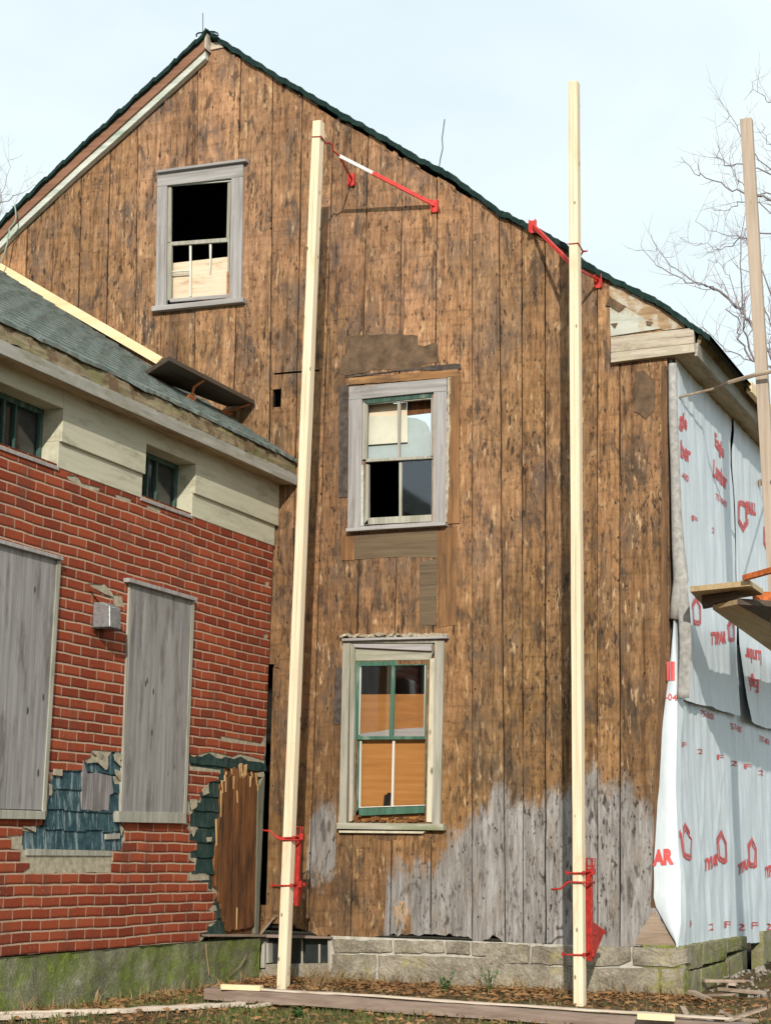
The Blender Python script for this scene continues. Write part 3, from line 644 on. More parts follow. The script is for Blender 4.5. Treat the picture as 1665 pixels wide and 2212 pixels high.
for k in range(16):    # rubble wedged under the lifted sash
    p = gq(l6, [(random.uniform(370, 970), random.uniform(1885, 1925))], -.03)[0]; m_ = MB(); m_.box((p[0], -.02, p[1]), (.05, .03, .02), Matrix.Rotation(random.uniform(-.6, .6), 3, 'Y'), .006); m_.build('wood_chip', MT['orange_wood'], low)
m_ = MB()
for k in range(34):    # crumbling caulk on the head
    p = gq(l6, [(260+k*27, 300+random.uniform(-6, 12))], -.03)[0]; m_.box((p[0], -.028, p[1]-.006), (.03, .05, .022), None, .010)
m_.build('caulk', MT['felt_cream'], low)
# ---- patches around the windows
def patch(name, mat, zf, pts, n0, n1, amp=.006, step=.04, parent=house):
    m_ = MB(); q = gq(zf, pts, -n1); m_.sheet(Fg, ragged(q, amp, step, random.random()*50), [], n0, n1); return m_.build(name, MT[mat], parent)
patch('paper_patch', 'paper', z4, [(245,62),(640,48),(750,60),(755,128),(890,118),(900,250),(740,290),(640,320),(520,300),(240,345),(200,330),(205,200),(240,190)], .0, .010, .012)
patch('tar_strip', 'tar', z4, [(190,420),(252,415),(246,1215),(184,1222)], 0, .012, .008)
patch('tar_strip', 'tar', z4, [(238,350),(900,268),(1050,262),(1060,300),(640,312),(250,362)], .008, .015, .010)
patch('casing_strip', 'rustboard_h', z4, [(255,364),(1036,300),(1042,345),(958,356),(955,362),(256,412)], 0, .02, .004)
patch('casing_strip', 'rustboard', z4, [(985,352),(1044,346),(1048,1402),(958,1408)], 0, .018, .004)
patch('caulk_strip', 'felt_cream', z4, [(962,360),(984,356),(975,600),(985,700),(970,900),(975,1100),(958,1392),(950,1392)], .018, .026, .008, .02)
patch('olive_board', 'olive', z4, [(296,1490),(890,1428),(892,1650),(640,1640),(300,1662)], .002, .010, .004)
patch('casing_strip', 'rustboard', z4, [(200,1500),(296,1490),(300,1665),(205,1668)], 0, .009, .004)
patch('casing_strip', 'rustboard', lambda x, y: (x, y), [(945,1150),(987,1135),(985,1350),(946,1355)], 0, .009, .004)
patch('olive_board', 'olive', lambda x, y: (x, y), [(906,1215),(944,1205),(942,1350),(905,1352)], 0, .009, .004)
patch('tar_strip', 'tar', l6, [(195,590),(255,580),(245,1080),(175,1085)], 0, .009, .008)
patch('paper_flap', 'paper', z5, [(660,870),(720,850),(800,930),(800,1150),(770,1180),(740,1215),(700,1180),(650,1160),(655,960)], .004, .016, .008, .03)
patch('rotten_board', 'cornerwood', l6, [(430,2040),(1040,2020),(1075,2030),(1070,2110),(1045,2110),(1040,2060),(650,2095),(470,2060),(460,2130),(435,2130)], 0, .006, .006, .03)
# light chips of splintered wood under the low window
for (x, y, h) in ((828,440,70),(600,490,60),(835,790,140),(855,800,150),(815,820,120)):
    for k in range(4):
        p = gq(l2, [(x+random.uniform(-22, 22), y), (x+random.uniform(-22, 22), y+h*random.uniform(.6, 1.1))], -.01)
        m_ = MB(); m_.slab(Fg, [(p[0][0]-.004, p[0][1]), (p[0][0]+.004, p[0][1]), (p[1][0], p[1][1])], 0, .012); m_.build('splinter', MT['splinter'], house)
# corner board: exposed rough edge at the right corner
m_ = MB(); m_.slab(Fg, ragged(gq(lambda x, y: (x, y), [(1428,790),(1439,790),(1441,1340),(1420,1960),(1405,1960),(1428,1340)], -.012), .006, .08), 0, .014); m_.build('corner_board', MT['cornerwood'], house)
# peeled corner block beneath the wrap
m_ = MB(); m_.slab(Fg, gq(l3, [(920,935),(1060,1160),(800,1150),(835,1060)], -.014), 0, .014); m_.build('corner_patch', MT['scrap'], house)
# ---- stone foundation of the gable
S = [  # stones as pixel quads in l2 / l3
 (l2, [(440,1005),(782,1012),(786,1078),(455,1085)]), (l2, [(796,1012),(1075,1016),(1086,1082),(800,1084)]), (l2, [(1088,1018),(1226,1024),(1228,1094),(1098,1086)]), (l2, [(1240,1024),(1560,1040),(1565,1140),(1470,1140),(1345,1105),(1240,1096)]),
 (l2, [(440,1094),(690,1096),(692,1290),(430,1270)]), (l2, [(704,1098),(1340,1112),(1352,1160),(1345,1330),(708,1320)]), (l2, [(1360,1120),(1470,1148),(1665,1150),(1665,1360),(1355,1340)]),
 (l3, [(-150,1165),(128,1160),(124,1270),(-150,1280)]), (l3, [(138,1165),(400,1165),(500,1290),(380,1285),(132,1272)]), (l3, [(420,1160),(765,1165),(770,1255),(700,1285),(500,1292)]), (l3, [(782,1170),(1130,1175),(1135,1270),(1050,1298),(785,1280)]),
 (l3, [(-20,1285),(365,1295),(372,1480),(-20,1480)]), (l3, [(380,1300),(650,1300),(945,1304),(950,1520),(900,1580),(384,1580)]), (l3, [(962,1306),(1110,1300),(1108,1600),(968,1590)])]
mb = MB()
def stone_block(mb, F, q, n0, n1, seed):
    k = 7; c = Vector((sum(p[0] for p in q)/len(q), sum(p[1] for p in q)/len(q), 0))
    loop = ragged(q, .008, .05, seed); n = len(loop)
    rings = [(1.0, n0), (1.0, n1-.015), (.965, n1), (.6, n1+.004), (.25, n1+.004)]
    base = len(mb.v)
    for sc, d in rings:
        for p in loop:
            u = c.x+(p[0]-c.x)*sc; v = c.y+(p[1]-c.y)*sc
            dd = d+(.010*nz(u*7+seed, v*7, 2)+.006*nz(u*22, v*22, seed) if d > n0 else 0)
            mb.v.append(F(u, v, dd))
    for r in range(len(rings)-1):
        for i in range(n):
            a = base+r*n+i; b = base+r*n+(i+1) % n; mb.f.append((a, b, b+n, a+n))
    mb.f.append(tuple(base+(len(rings)-1)*n+i for i in range(n)))
for i, (zf, q) in enumerate(S):
    qq = gq(zf, q, -.04); qq = [(p[0], max(p[1], -.08) if p[1] > .12 else -.08) for p in qq]
    stone_block(mb, Fg, qq, -.1, .045, i*1.7)
fnd = mb.build('foundation', MT['granite'], house)
mb = MB(); fx0 = G(*cz(790, 1400)).x
mb.grid(90, 14, lambda u, v: Vector((fx0+(1.86-fx0)*u, -.022-.012*nz(u*70, v*9, 3), -.1+.505*v))); mb.build('mortar', MT['mortar'], fnd)
mb = MB()
Fs = lambda u, v, n: Vector((1.83+n, u, v))
for i, q in enumerate([[(-.03,-.1),(.55,-.1),(.55,.22),(-.03,.23)], [(-.03,.24),(.62,.235),(.62,.42),(-.03,.43)], [(.56,-.1),(1.6,-.1),(1.6,.235),(.56,.22)], [(.63,.25),(1.58,.25),(1.58,.42),(.63,.42)], [(1.62,-.1),(2.45,-.1),(2.45,.3),(1.62,.25)], [(1.6,.31),(2.45,.31),(2.45,.42),(1.6,.42)]]):
    stone_block(mb, Fs, q, -.3, .04, 20+i)
mb.build('side_foundation', MT['granite_moss'], house)
mb = MB(); mb.box((1.77, 6.2, .1), (.12, 5.5, .66)); mb.build('rear_foundation', MT['granite_moss'], house)
# cellar window
cw = MB()
for p in ([(82,1300),(790,1322),(790,1342),(82,1330)],): cw.slab(Fg, gq(cz, p, -.05), -.1, .06)
cwo = cw.build('cellar_window', MT['plank'], house)
m_ = MB()
for p in ([(70,1332),(112,1334),(108,1640),(66,1640)], [(752,1344),(786,1346),(790,1690),(756,1690)], [(125,1390),(150,1390),(150,1590),(125,1590)]): m_ = MB(); m_.slab(Fg, gq(cz, p, 0), -.1, .01); m_.build('jamb', MT['trim_moss'], cwo)
m_ = MB()
for p in ([(480,1345),(494,1345),(492,1600),(480,1600)], [(655,1400),(672,1400),(670,1590),(655,1590)], [(300,1345),(315,1345),(315,1600),(300,1600)]): m_ = MB(); m_.slab(Fg, gq(cz, p, .05), -.06, -.045); m_.build('muntin', MT['trim_moss'], cwo)
m_ = MB(); m_.slab(Fg, gq(cz, [(100,1336),(755,1342),(755,1620),(100,1620)], .07), -.08, -.072); m_.build('pane', MT['glass'], cwo)
m_ = MB(); m_.slab(Fg, gq(cz, [(60,1605),(760,1595),(800,1900),(40,1900)], .0), -.2, -.02); m_.build('cellar_sill', MT['granite'], cwo)
# ================================================================== HOUSE WRAP (hangs on the right wall, lower sheet folds round the corner)
def rumple(y, z, k=1.0):
    a = .016*nz(y*5.5, z*.8, 3)+.014*nz(y*11+z*2.5, z*1.6, 8)+.008*nz(y*3, z*3, 1)
    fold = .012*max(0, 1-abs((y-.42)-(z-1.0)*.22)/.05)*max(0, 1-abs(z-1.35)/.8)
    fold += .015*max(0, 1-abs((y-.85)+(z-1.0)*-.35)/.07)*max(0, 1-abs(z-1.45)/.7)
    fold += .014*max(0, 1-abs((y-1.5)-(z-1.2)*.5)/.08)*max(0, 1-abs(z-1.5)/.7)
    return k*(a+fold)
LE = [(1453,1340),(1447,1420),(1437,1500),(1430,1560),(1428,1585),(1425,1645),(1422,1700),(1418,1733),(1414,1807),(1410.5,1869),(1411,1910),(1410,1938),(1415,1960),(1432,1990),(1459,2040)]
lez = sorted([(G(x, y, -.05).z, G(x, y, -.05).x) for x, y in LE])
CR = [(1457,1340),(1461,1430),(1462,1520),(1459,1708),(1464,1830),(1469,1885),(1470,1990),(1464,2044)]
YC = -.03
crz = sorted([(G(x, y, YC).z, G(x, y, YC).x) for x, y in CR])
zc_bot = X_(1460, 2046, 1.80).z
def zb_wrap(y): return zc_bot-.027*y+.012*nz(y*6, 2, 2)
ZWT = 3.12
def flap_y(t, x, z): return -.035+(YC+.035)*t-.016*math.sin(math.pi*t)-.012*nz(x*8, z*2.6, 4)*min(1, (1-t)*4)
def low_x(y, z, bulge): return 1.77+bulge*max(0, 1-(y-YC)/.6)+.022*min(1, (y-YC)/.12)+rumple(y, z)*min(1, (y-YC)/.10)
def low_wrap(u, v):
    if u < .18:      # flap folded on to the gable
        t = u/.18; zb = .43 + (lerp(lez, .4) and 0)
        z = zc_bot+(ZWT-zc_bot)*v
        xl, xc = lerp(lez, z), lerp(crz, z)
        cut = G(1415, 1960, -.05).z
        x = xl+(xc-xl)*t
        return Vector((x, flap_y(t, x, z), z))
    t = (u-.18)/.82; y = YC+6.05*t**1.25
    zb = zb_wrap(y); z = zb+(ZWT-zb)*v
    bulge = lerp(crz, z)-1.77
    return Vector((low_x(y, z, bulge), y, z))
mb = MB(); mb.grid(190, 70, low_wrap)
wrap = mb.build('house_wrap', MT['wrap'], house, smooth=True, recalc=False)
seam_px = [w4(*p) for p in ((965,240),(960,560),(985,760),(995,1150),(1005,1560))]+[w5(*p) for p in ((1012,210),(1020,560),(1030,850))]
seam = sorted([(X_(x, y, 1.82).z, X_(x, y, 1.82).y) for x, y in seam_px])
botl = sorted([(X_(x, y, 1.82).y, X_(x, y, 1.82).z) for x, y in [w5(*p) for p in ((530,705),(640,745),(770,770),(880,815),(905,815),(1030,852))]])
seam2 = sorted([(X_(x, y, 1.83).z, X_(x, y, 1.83).y) for x, y in [w4(*p) for p in ((985,240),(972,560),(990,760),(1003,1150),(1010,1560))]+[w5(*p) for p in ((1030,250),(1050,560),(1090,880))]])
botr = sorted([(X_(x, y, 1.83).y, X_(x, y, 1.83).z) for x, y in [w5(*p) for p in ((1050,880),(1160,915),(1275,960),(1327,962))]])
botr.append((6, botr[-1][1]))
def up_left(u, v):
    zt = ZS-.01; y0 = .02
    yb = y0; z_ = lerp(botl, y0+u*2.0)
    z = z_+(zt-z_)*v; y = y0+(lerp(seam, z)-y0)*u
    z_ = lerp(botl, y); z = z_+(zt-z_)*v; y = y0+(lerp(seam, z)-y0)*u
    lift = .035*max(0, 1-v*5)*(0.5+.5*nz(y*3, 1, 1))
    return Vector((1.835+rumple(y, z, .6)+lift, y, z))
def up_right(u, v):
    zt = ZS-.01
    z = botr[0][1]+(zt-botr[0][1])*v; y0 = lerp(seam2, z); y = y0+(6.1-y0)*u**1.3
    zb = lerp(botr, y); z = zb+(zt-zb)*v; y0 = lerp(seam2, z); y = y0+(6.1-y0)*u**1.3
    lift = .06*max(0, 1-v*4)*max(0, 1-u*5)
    return Vector((1.845+rumple(y, z, .6)+lift, y, z))
mb = MB(); mb.grid(70, 90, up_left); mb.build('house_wrap', MT['wrap'], house, smooth=True, recalc=False)
mb = MB(); mb.grid(110, 90, up_right); mb.build('house_wrap', MT['wrap'], house, smooth=True, recalc=False)
# printing
def sheet_x(y, z, which):
    if which == 'low':
        b = lerp(crz, z)-1.77
        return low_x(y, z, b)
    if which == 'ul': return 1.835+rumple(y, z, .6)
    return 1.845+rumple(y, z, .6)+.06*max(0, 1-(z-botr[0][1])/(ZS-botr[0][1])*4)*max(0, 1-((y-1.7)/4.4)*5 if y > 1.7 else 1)
def font_mesh(txt, bold=.03):
    cu = bpy.data.curves.new('lettering', 'FONT'); cu.body = txt; cu.offset = bold; cu.resolution_u = 3
    ob = bpy.data.objects.new('lettering', cu); COL.objects.link(ob)
    bpy.context.view_layer.update()
    me = bpy.data.meshes.new_from_object(ob.evaluated_get(bpy.context.evaluated_depsgraph_get()))
    vs = [(v.co.x, v.co.y) for v in me.vertices]; fs = [tuple(p.vertices) for p in me.polygons]
    bpy.data.objects.remove(ob); bpy.data.curves.remove(cu); bpy.data.meshes.remove(me)
    x0 = min(v[0] for v in vs); x1 = max(v[0] for v in vs)
    return [((x-x0)/(x1-x0), y/.729) for x, y in vs], fs      # cap height of the built-in font
def stretch_map(zf, bl, br, h, which, rot):
    if which == 'flap':
        P = lambda p: (lambda g: (g.x, g.z))(G(*zf(*p), -.01))
    else:
        P = lambda p: (lambda g: (g.y, g.z))(X_(*zf(*p), {'low': 1.80, 'ul': 1.835, 'ur': 1.845}[which]))
    a, b, c = P(bl), P(br), P((bl[0], bl[1]-h))
    def f(x, y):
        if rot: x, y = 1-x, 1-y
        u = a[0]+(b[0]-a[0])*x+(c[0]-a[0])*y; v = a[1]+(b[1]-a[1])*x+(c[1]-a[1])*y
        if which == 'flap':
            zz = v; xl, xc = lerp(lez, zz), lerp(crz, zz); t = min(1, max(0, (u-xl)/(xc-xl)))
            return Vector((u, flap_y(t, u, zz)-.007, v))
        return Vector((sheet_x(u, v, which)+.006, u, v))
    return f
def subdiv(vs, fs):
    cache = {}; vs = list(vs); out = []
    def mid(a, b):
        k = (min(a, b), max(a, b))
        if k not in cache: cache[k] = len(vs); vs.append(((vs[a][0]+vs[b][0])/2, (vs[a][1]+vs[b][1])/2))
        return cache[k]
    for f in fs:
        for t in range(1, len(f)-1):
            a, b, c = f[0], f[t], f[t+1]; ab, bc, ca = mid(a, b), mid(b, c), mid(c, a)
            out += [(a, ab, ca), (ab, b, bc), (ca, bc, c), (ab, bc, ca)]
    return vs, out
def letter(txt, zf, bl, br, h, which, rot=False, bold=.03):
    vs, fs = font_mesh(txt, bold); vs, fs = subdiv(vs, fs); f = stretch_map(zf, bl, br, h, which, rot)
    m_ = MB(); m_.add([f(x, y) for x, y in vs], fs); return m_.build('lettering', MT['ink'], wrap, recalc=False)
def emblem(zf, bl, br, h, which, rot=False):
    f = stretch_map(zf, bl, br, h, which, rot); m_ = MB()
    def ring(s0, s1, pts):
        n = len(pts); c = (.5, .45); vs = []
        for s in (s0, s1): vs += [(c[0]+(p[0]-c[0])*s, c[1]+(p[1]-c[1])*s) for p in pts]
        v2, f2 = subdiv(vs, [(i, (i+1) % n, n+(i+1) % n, n+i) for i in range(n)])
        m_.add([f(*p) for p in v2], f2)
    pent = [(.12,.06),(.3,0),(.8,0),(1,.07),(1,.66),(.5,1),(0,.68)]
    ring(1.0, .84, pent); ring(.75, .63, pent)
    for k in range(3):      # chevron stripes over the roof of the emblem and bars at its foot
        o = .07*k
        v2, f2 = subdiv([(-.06, .60-o+.06), (.5, .93-o+.06), (.5, .965-o+.06), (-.06, .635-o+.06)], [(0,1,2,3)]); m_.add([f(*p) for p in v2], f2)
    for k in range(2):
        v2, f2 = subdiv([(.15, .03+.07*k), (.9, .03+.07*k), (.9, .06+.07*k), (.15, .06+.07*k)], [(0,1,2,3)]); m_.add([f(*p) for p in v2], f2)
    m_.build('emblem', MT['ink'], wrap, recalc=False)
letter('AR', w5, (306,2145), (490,2130), 128, 'flap', bold=.06)
letter('-04', w5, (414,712), (516,722), 58, 'flap', bold=.01)
letter('II', w5, (425,535), (498,535), 150, 'flap', bold=.06)
emblem(w5, (500,2085), (632,2115), 325, 'low'); emblem(w5, (856,2115), (942,2140), 290, 'low'); emblem(w5, (1130,2160), (1202,2182), 276, 'low')
letter('TYPAR', w5, (752,2200), (866,2142), 105, 'low', bold=.05)
letter('TYPAR', w5, (1035,2235), (1137,2170), 95, 'low', bold=.05)
letter('TYPAR', l3, (1628,732), (1690,700), 72, 'low', bold=.05)
for t, x, y in (('757-0400', 722, 848), ('757-0400', 982, 960), ('757-0400', 1228, 1070)): letter(t, w5, (x, y), (x+112 if x < 900 else x+88, y+36), 55, 'low', bold=.01)
for i, (x, y) in enumerate(((525,1100),(690,1160),(860,1210),(985,1262),(1100,1290),(1218,1345))): letter('F' if i % 2 == 0 else '2', w5, (x, y+18), (x+48, y+24), 46, 'low', bold=.005)
for i, (x, y) in enumerate(((1130,1040),(1270,1060),(1375,1045),(1460,1060),(1550,1050),(1632,1058))): letter('F' if i % 2 == 0 else '2', l3, (x, y), (x+34, y), 44, 'low', bold=.005)
letter('gle', w4, (528,215), (598,262), 130, 'ul', bold=.03); letter('ber', w4, (538,492), (625,545), 150, 'ul', bold=.03); letter('400', w4, (548,680), (605,715), 62, 'ul', bold=.01)
letter('Eagle', w4, (828,395), (908,510), 122, 'ul', bold=.03); letter('Lumber', w4, (822,655), (938,785), 145, 'ul', bold=.03); letter('757-0400', w4, (845,862), (940,938), 56, 'ul', bold=.01)
letter('TYPAR', sg, (650,1700), (900,1672), 195, 'ul', bold=.05)
emblem(sg, (350,1385), (500,1400), 470, 'ul'); emblem(sg, (925,1655), (1040,1665), 380, 'ul')
letter('F', w4, (630,1045), (685,1075), 50, 'ul', bold=.005); letter('2', w4, (805,1150), (830,1160), 46, 'ul', bold=.005); letter('2', w5, (672,635), (728,650), 62, 'ul', bold=.005)
emblem(w4, (1036,1140), (1118,1160), 275, 'ur', True); letter('TYPAR', w4, (1105,990), (1192,1005), 105, 'ur', True, .05)
emblem(w4, (1258,1330), (1330,1350), 245, 'ur', True)
letter('Lumber', w5, (1096,380), (1232,410), 125, 'ur', True, .03); letter('Eagle', w5, (1113,625), (1210,655), 120, 'ur', True, .03)
# felt roll hanging down the corner
mb = MB()
FP = [(1452,786,.028),(1453,900,.031),(1457,1000,.031),(1460,1100,.034),(1464,1180,.042),(1470,1250,.05),(1463,1300,.045),(1458,1338,.042)]
ctr = [(G(x, y, -.02), r) for x, y, r in FP]
mb.tube([c for c, r in ctr], [r*1.25 for c, r in ctr], 16, cap=False)
mb.build('felt_roll', MT['felt'], house, smooth=True, thick=.006, recalc=False)
mb = MB()
def felt_strip(u, v):
    T = [(1475,1508),(1478,1450),(1480,1400),(1478,1340),(1474,1290),(1470,1240)]
    px = T[::-1]; i = v*(len(px)-1); a = int(min(i, len(px)-2)); t = i-a
    x = px[a][0]+(px[a+1][0]-px[a][0])*t; y = px[a][1]+(px[a+1][1]-px[a][1])*t
    g = G(x+(u-.5)*25, y, -.06); return g+Vector((0, -.012*math.sin(u*3.1)-.01*nz(u*2, v*4, 2), 0))
mb.grid(8, 20, felt_strip); mb.build('felt_strip', MT['felt'], house, smooth=True, thick=.006, recalc=False)

# ================================================================== BRICK WING
wing = thing('brick_wing', 'low wing with red brick pattern siding, cream frieze and boarded windows', 'building', (XB, -3.5, 0))
YL = -7.5
mb = MB(); mb.slab(Fw, [(YL, .36), (-.06, .36), (-.06, 4.38), (YL, 4.38)], -.30, -.25)
mb.box((-5.2, YL+.05, 2.3), (6.5, .08, 4.4)); mb.build('inner_wall', MT['dark'], wing)
# base boards seen where everything is torn off
mb = MB(); q = wq(l1, [(1225,-90),(1495,-60),(1485,975),(1190,1000)], XB)
mb.slab(Fw, q, -.04, .002); mb.build('exposed_sheathing', MT['orange_wood'], wing)
mb = MB(); q = wq(l1, [(60,-90),(1500,-90),(1500,1000),(60,1000)], XB); mb.slab(Fw, q, -.2, -.045); mb.build('sheathing', MT['scrap'], wing)
def courses(name, mat, parent, zf, outline, xn, step=.135, seed=0):
    """overlapping shingle courses cut to a traced outline (each course its own tilted strip, all one part)"""
    q = wq(zf, outline, XB+xn); z0 = min(p[1] for p in q); z1_ = max(p[1] for p in q); m_ = MB()
    def span(z):
        xs = []
        for (a, b), (c, d) in zip(q, q[1:]+q[:1]):
            if (b-z)*(d-z) < 0: xs.append(a+(c-a)*(z-b)/(d-b))
        xs.sort(); return [(xs[i], xs[i+1]) for i in range(0, len(xs)-1, 2)]
    z = z0+.001; k = 0
    while z < z1_:
        zt = min(z+step, z1_-.002)
        for (a, b) in span(min(z+step*.5, z1_-.004)):
            y = a
            while y < b-.01:
                w = min(random.uniform(.09, .17), b-y); zz = z+random.uniform(-.008, .008)
                m_.add([Fw(y+.002, zz, xn+.016), Fw(y+w-.002, zz, xn+.016), Fw(y+w-.002, zt+.012, xn+.002), Fw(y+.002, zt+.012, xn+.002), Fw(y+.002, zz, xn-.004), Fw(y+w-.002, zz, xn-.004)], [(0,1,2,3), (4,5,1,0), (0,3,4), (1,5,2)])
                y += w
        z += step; k += 1
    return m_.build(name, MT[mat], parent)
blue = [(330,-95),(700,-90),(712,60),(700,100),(695,265),(690,300),(700,400),(692,488),(640,492),(155,492),(125,475),(130,380),(245,340),(265,290),(270,100),(270,20),(280,-40)]
courses('shingle_patch', 'blue', wing, l1, blue, .002, .142)
courses('shingle_patch', 'teal', wing, l1, [(1070,-70),(1515,-40),(1520,75),(1470,70),(1440,60),(1400,30),(1320,20),(1265,80),(1262,300),(1235,420),(1225,600),(1200,700),(1240,780),(1290,975),(1180,985),(1120,960),(1080,420),(1085,270)], .003, .125)
# bare board in the blue patch + bottom strip
def wpiece(name, mat, zf, pts, n0, n1, amp=0, step=.05, parent=None, **k):
    m_ = MB(); q = wq(zf, pts, XB+n1)
    if amp: q = ragged(q, amp, step, random.random()*40)
    m_.sheet(Fw, q, [], n0, n1); return m_.build(name, MT[mat], parent or wing, **k)
wpiece('bare_board', 'splitboard', l1, [(478,-20),(505,60),(560,52),(640,72),(650,170),(630,180),(625,270),(600,265),(560,272),(470,262)], .004, .022, .006, .03)
wpiece('base_strip', 'trim_moss', l1, [(155,488),(640,500),(642,528),(155,526)], .004, .024)
wpiece('base_chip', 'trim_moss', l1, [(612,405),(690,400),(688,430),(612,434)], .01, .03)
# cream felt layer with its torn hole, then the printed brick layer
cream_hole = [(372,40),(352,75),(305,62),(300,100),(306,150),(300,182),(278,180),(270,240),(268,300),(250,318),(246,352),(205,362),(210,396),(135,386),(128,470),(152,490),(165,535),(175,598),(140,628),(640,628),(632,560),(640,490),(690,478),(700,440),(712,400),(690,345),(700,180),(690,120),(664,30),(690,15),(668,-30),(658,-60),(640,-66),(560,-75),(590,-40),(575,-20),(540,-72),(525,-76),(520,-40),(498,0),(545,-12),(570,0),(600,30),(618,28),(625,-20),(640,-40),(650,20),(690,68),(640,40),(500,-2),(480,40)]
cream_hole = [(360,40),(356,72),(306,60),(300,110),(306,165),(282,182),(272,240),(268,302),(248,320),(205,362),(208,396),(132,386),(128,468),(155,490),(640,490),(690,480),(712,400),(690,345),(697,190),(668,160),(650,75),(694,62),(664,28),(690,8),(668,-30),(662,-66),(640,-66),(620,-40),(624,20),(606,34),(590,0),(545,-14),(500,-6),(480,30)]
outline_c = [(-1800,-1900),(-1800,1180),(0,1104),(1145,1020),(1195,975),(1215,930),(1240,900),(1246,850),(1232,800),(1246,730),(1200,700),(1195,605),(1120,600),(1130,500),(1095,440),(1135,370),(1085,340),(1080,300),(1130,260),(1150,215),(1152,170),(1190,150),(1200,100),(1262,70),(1262,35),(1090,15),(1088,-50),(1130,-10),(1150,-35),(1200,-60),(1260,-20),(1290,-40),(1340,-25),(1380,-40),(1420,-15),(1480,-10),(1512,0),(1520,-60),(1555,-1250),(760,-1500)]
outline_b = [(-1800,-1900),(-1800,1180),(0,1104),(1142,1018),(1145,972),(1188,962),(1192,915),(1236,900),(1232,852),(1190,838),(1228,792),(1236,738),(1192,726),(1194,682),(1072,668),(1076,622),(1118,612),(1116,568),(1080,552),(1082,508),(1130,494),(1128,448),(1086,440),(1084,382),(1064,372),(1090,340),(1090,285),(1064,280),(1066,212),(1140,208),(1150,165),(1186,150),(1192,108),(1250,94),(1255,52),(1082,40),(1082,-55),(1110,-35),(1150,-58),(1210,-70),(1290,-52),(1330,-40),(1370,-58),(1440,-42),(1512,-20),(1518,-100),(1488,-98),(1262,-128),(1264,-160),(1492,-118),(1522,-170),(1555,-1250),(760,-1500)]
brick_hole = [(306,30),(290,72),(290,20),(310,-10),(292,-40),(478,36),(488,-25),(520,-36),(522,-80),(700,-66),(712,300),(692,338),(718,376),(722,440),(700,448),(700,492),(650,505),(648,552),(640,568),(640,622),(125,628),(172,595),(170,565),(60,560),(118,548),(118,496),(5,492),(65,478),(62,425),(20,415),(130,410),(130,362),(245,352),(245,322),(258,300)]
brick_hole = [(285,30),(305,70),(360,74),(362,40),(478,38),(490,-25),(520,-38),(523,-80),(705,-66),(712,310),(692,338),(718,376),(722,440),(700,448),(700,492),(650,505),(648,552),(640,568),(640,622),(125,628),(172,595),(170,566),(116,560),(118,496),(66,488),(64,425),(28,415),(130,410),(130,362),(245,352),(245,322),(262,302),(275,180),(285,120)]
def hole_clean(pts, xn): return wq(l1, pts, XB+xn)
frz = X_(*z3(700, 1285), XB).z
oc = wq(l1, outline_c, XB+.012); ob_ = wq(l1, outline_b, XB+.018)
def fix_top(q):
    q = [(max(y, YL), z) for y, z in q]; q[0] = (YL, 3.84); q[-1] = (-2.5, 3.84); q[-2] = (-.06, 3.84); return q
oc = fix_top(oc); ob_ = fix_top(ob_)
oc = [(y, (.37 if (y < -6.5 and z < 1) else z)) for y, z in oc]; ob_ = [(y, (.37 if (y < -6.5 and z < 1) else z)) for y, z in ob_]
lampq = lambda l: wq(z6, l, XB+.018)
lamp_tear = lampq([(500,425),(600,432),(650,490),(700,490),(712,560),(650,555),(640,520),(540,455)])
topbits = [wq(z3, b, XB+.018) for b in ([(355,1172),(415,1180),(440,1215),(535,1240),(530,1262),(445,1242),(362,1195)], [(615,1272),(700,1300),(700,1325),(620,1300)], [(785,1330),(860,1352),(858,1378),(780,1348)])]
bits2 = [wq(z6, b, XB+.018) for b in ([(1518,410),(1542,412),(1540,452),(1518,448)], [(1512,712),(1535,714),(1532,742),(1508,746)])]
mb = MB(); mb.sheet(Fw, ragged(oc, .004, .05, 3), [ragged(hole_clean(cream_hole, .012), .005, .03, 5)], .0, .012); mb.build('felt_backing', MT['felt_cream'], wing)
mb = MB(); mb.sheet(Fw, ob_, [ragged(hole_clean(brick_hole, .018), .003, .04, 8), lamp_tear]+topbits+bits2, .0125, .019); mb.build('brick_siding', MT['brick'], wing)
# hanging torn tongues of the siding
wpiece('torn_tongue', 'brick', z6, [(520,462),(560,470),(655,520),(640,556),(600,560),(560,520)], .03, .036)
wpiece('torn_tongue', 'felt_cream', z6, [(545,455),(600,432),(640,475),(655,505),(600,485)], .02, .026)
for pts in ([(525,1385),(590,1388),(592,1400),(575,1432)], [(520,1430),(560,1418),(600,1450),(622,1450),(620,1485),(608,1495),(560,1450),(500,1455)], [(655,1405),(705,1400),(712,1425),(690,1440),(700,1480),(660,1440)], [(660,1490),(690,1500),(712,1545),(690,1555),(665,1520)], [(310,1487),(360,1490),(358,1528),(308,1522)], [(280,1570),(302,1580),(300,1635),(284,1640)]):
    wpiece('torn_tongue', 'felt_cream', z6, pts, .026, .030)
for pts in ([(130,360),(210,364),(208,394)], [(688,345),(708,370),(700,412)], [(1090,362),(1128,364),(1110,420)], [(1092,205),(1128,205),(1130,245),(1100,268)], [(1160,150),(1195,120),(1200,170),(1168,182)], [(1470,55),(1512,48),(1508,80),(1480,76)], [(1185,425),(1215,420),(1212,445),(1190,448)]):
    wpiece('torn_tongue', 'felt_cream', l1, pts, .022, .028, .004, .02)
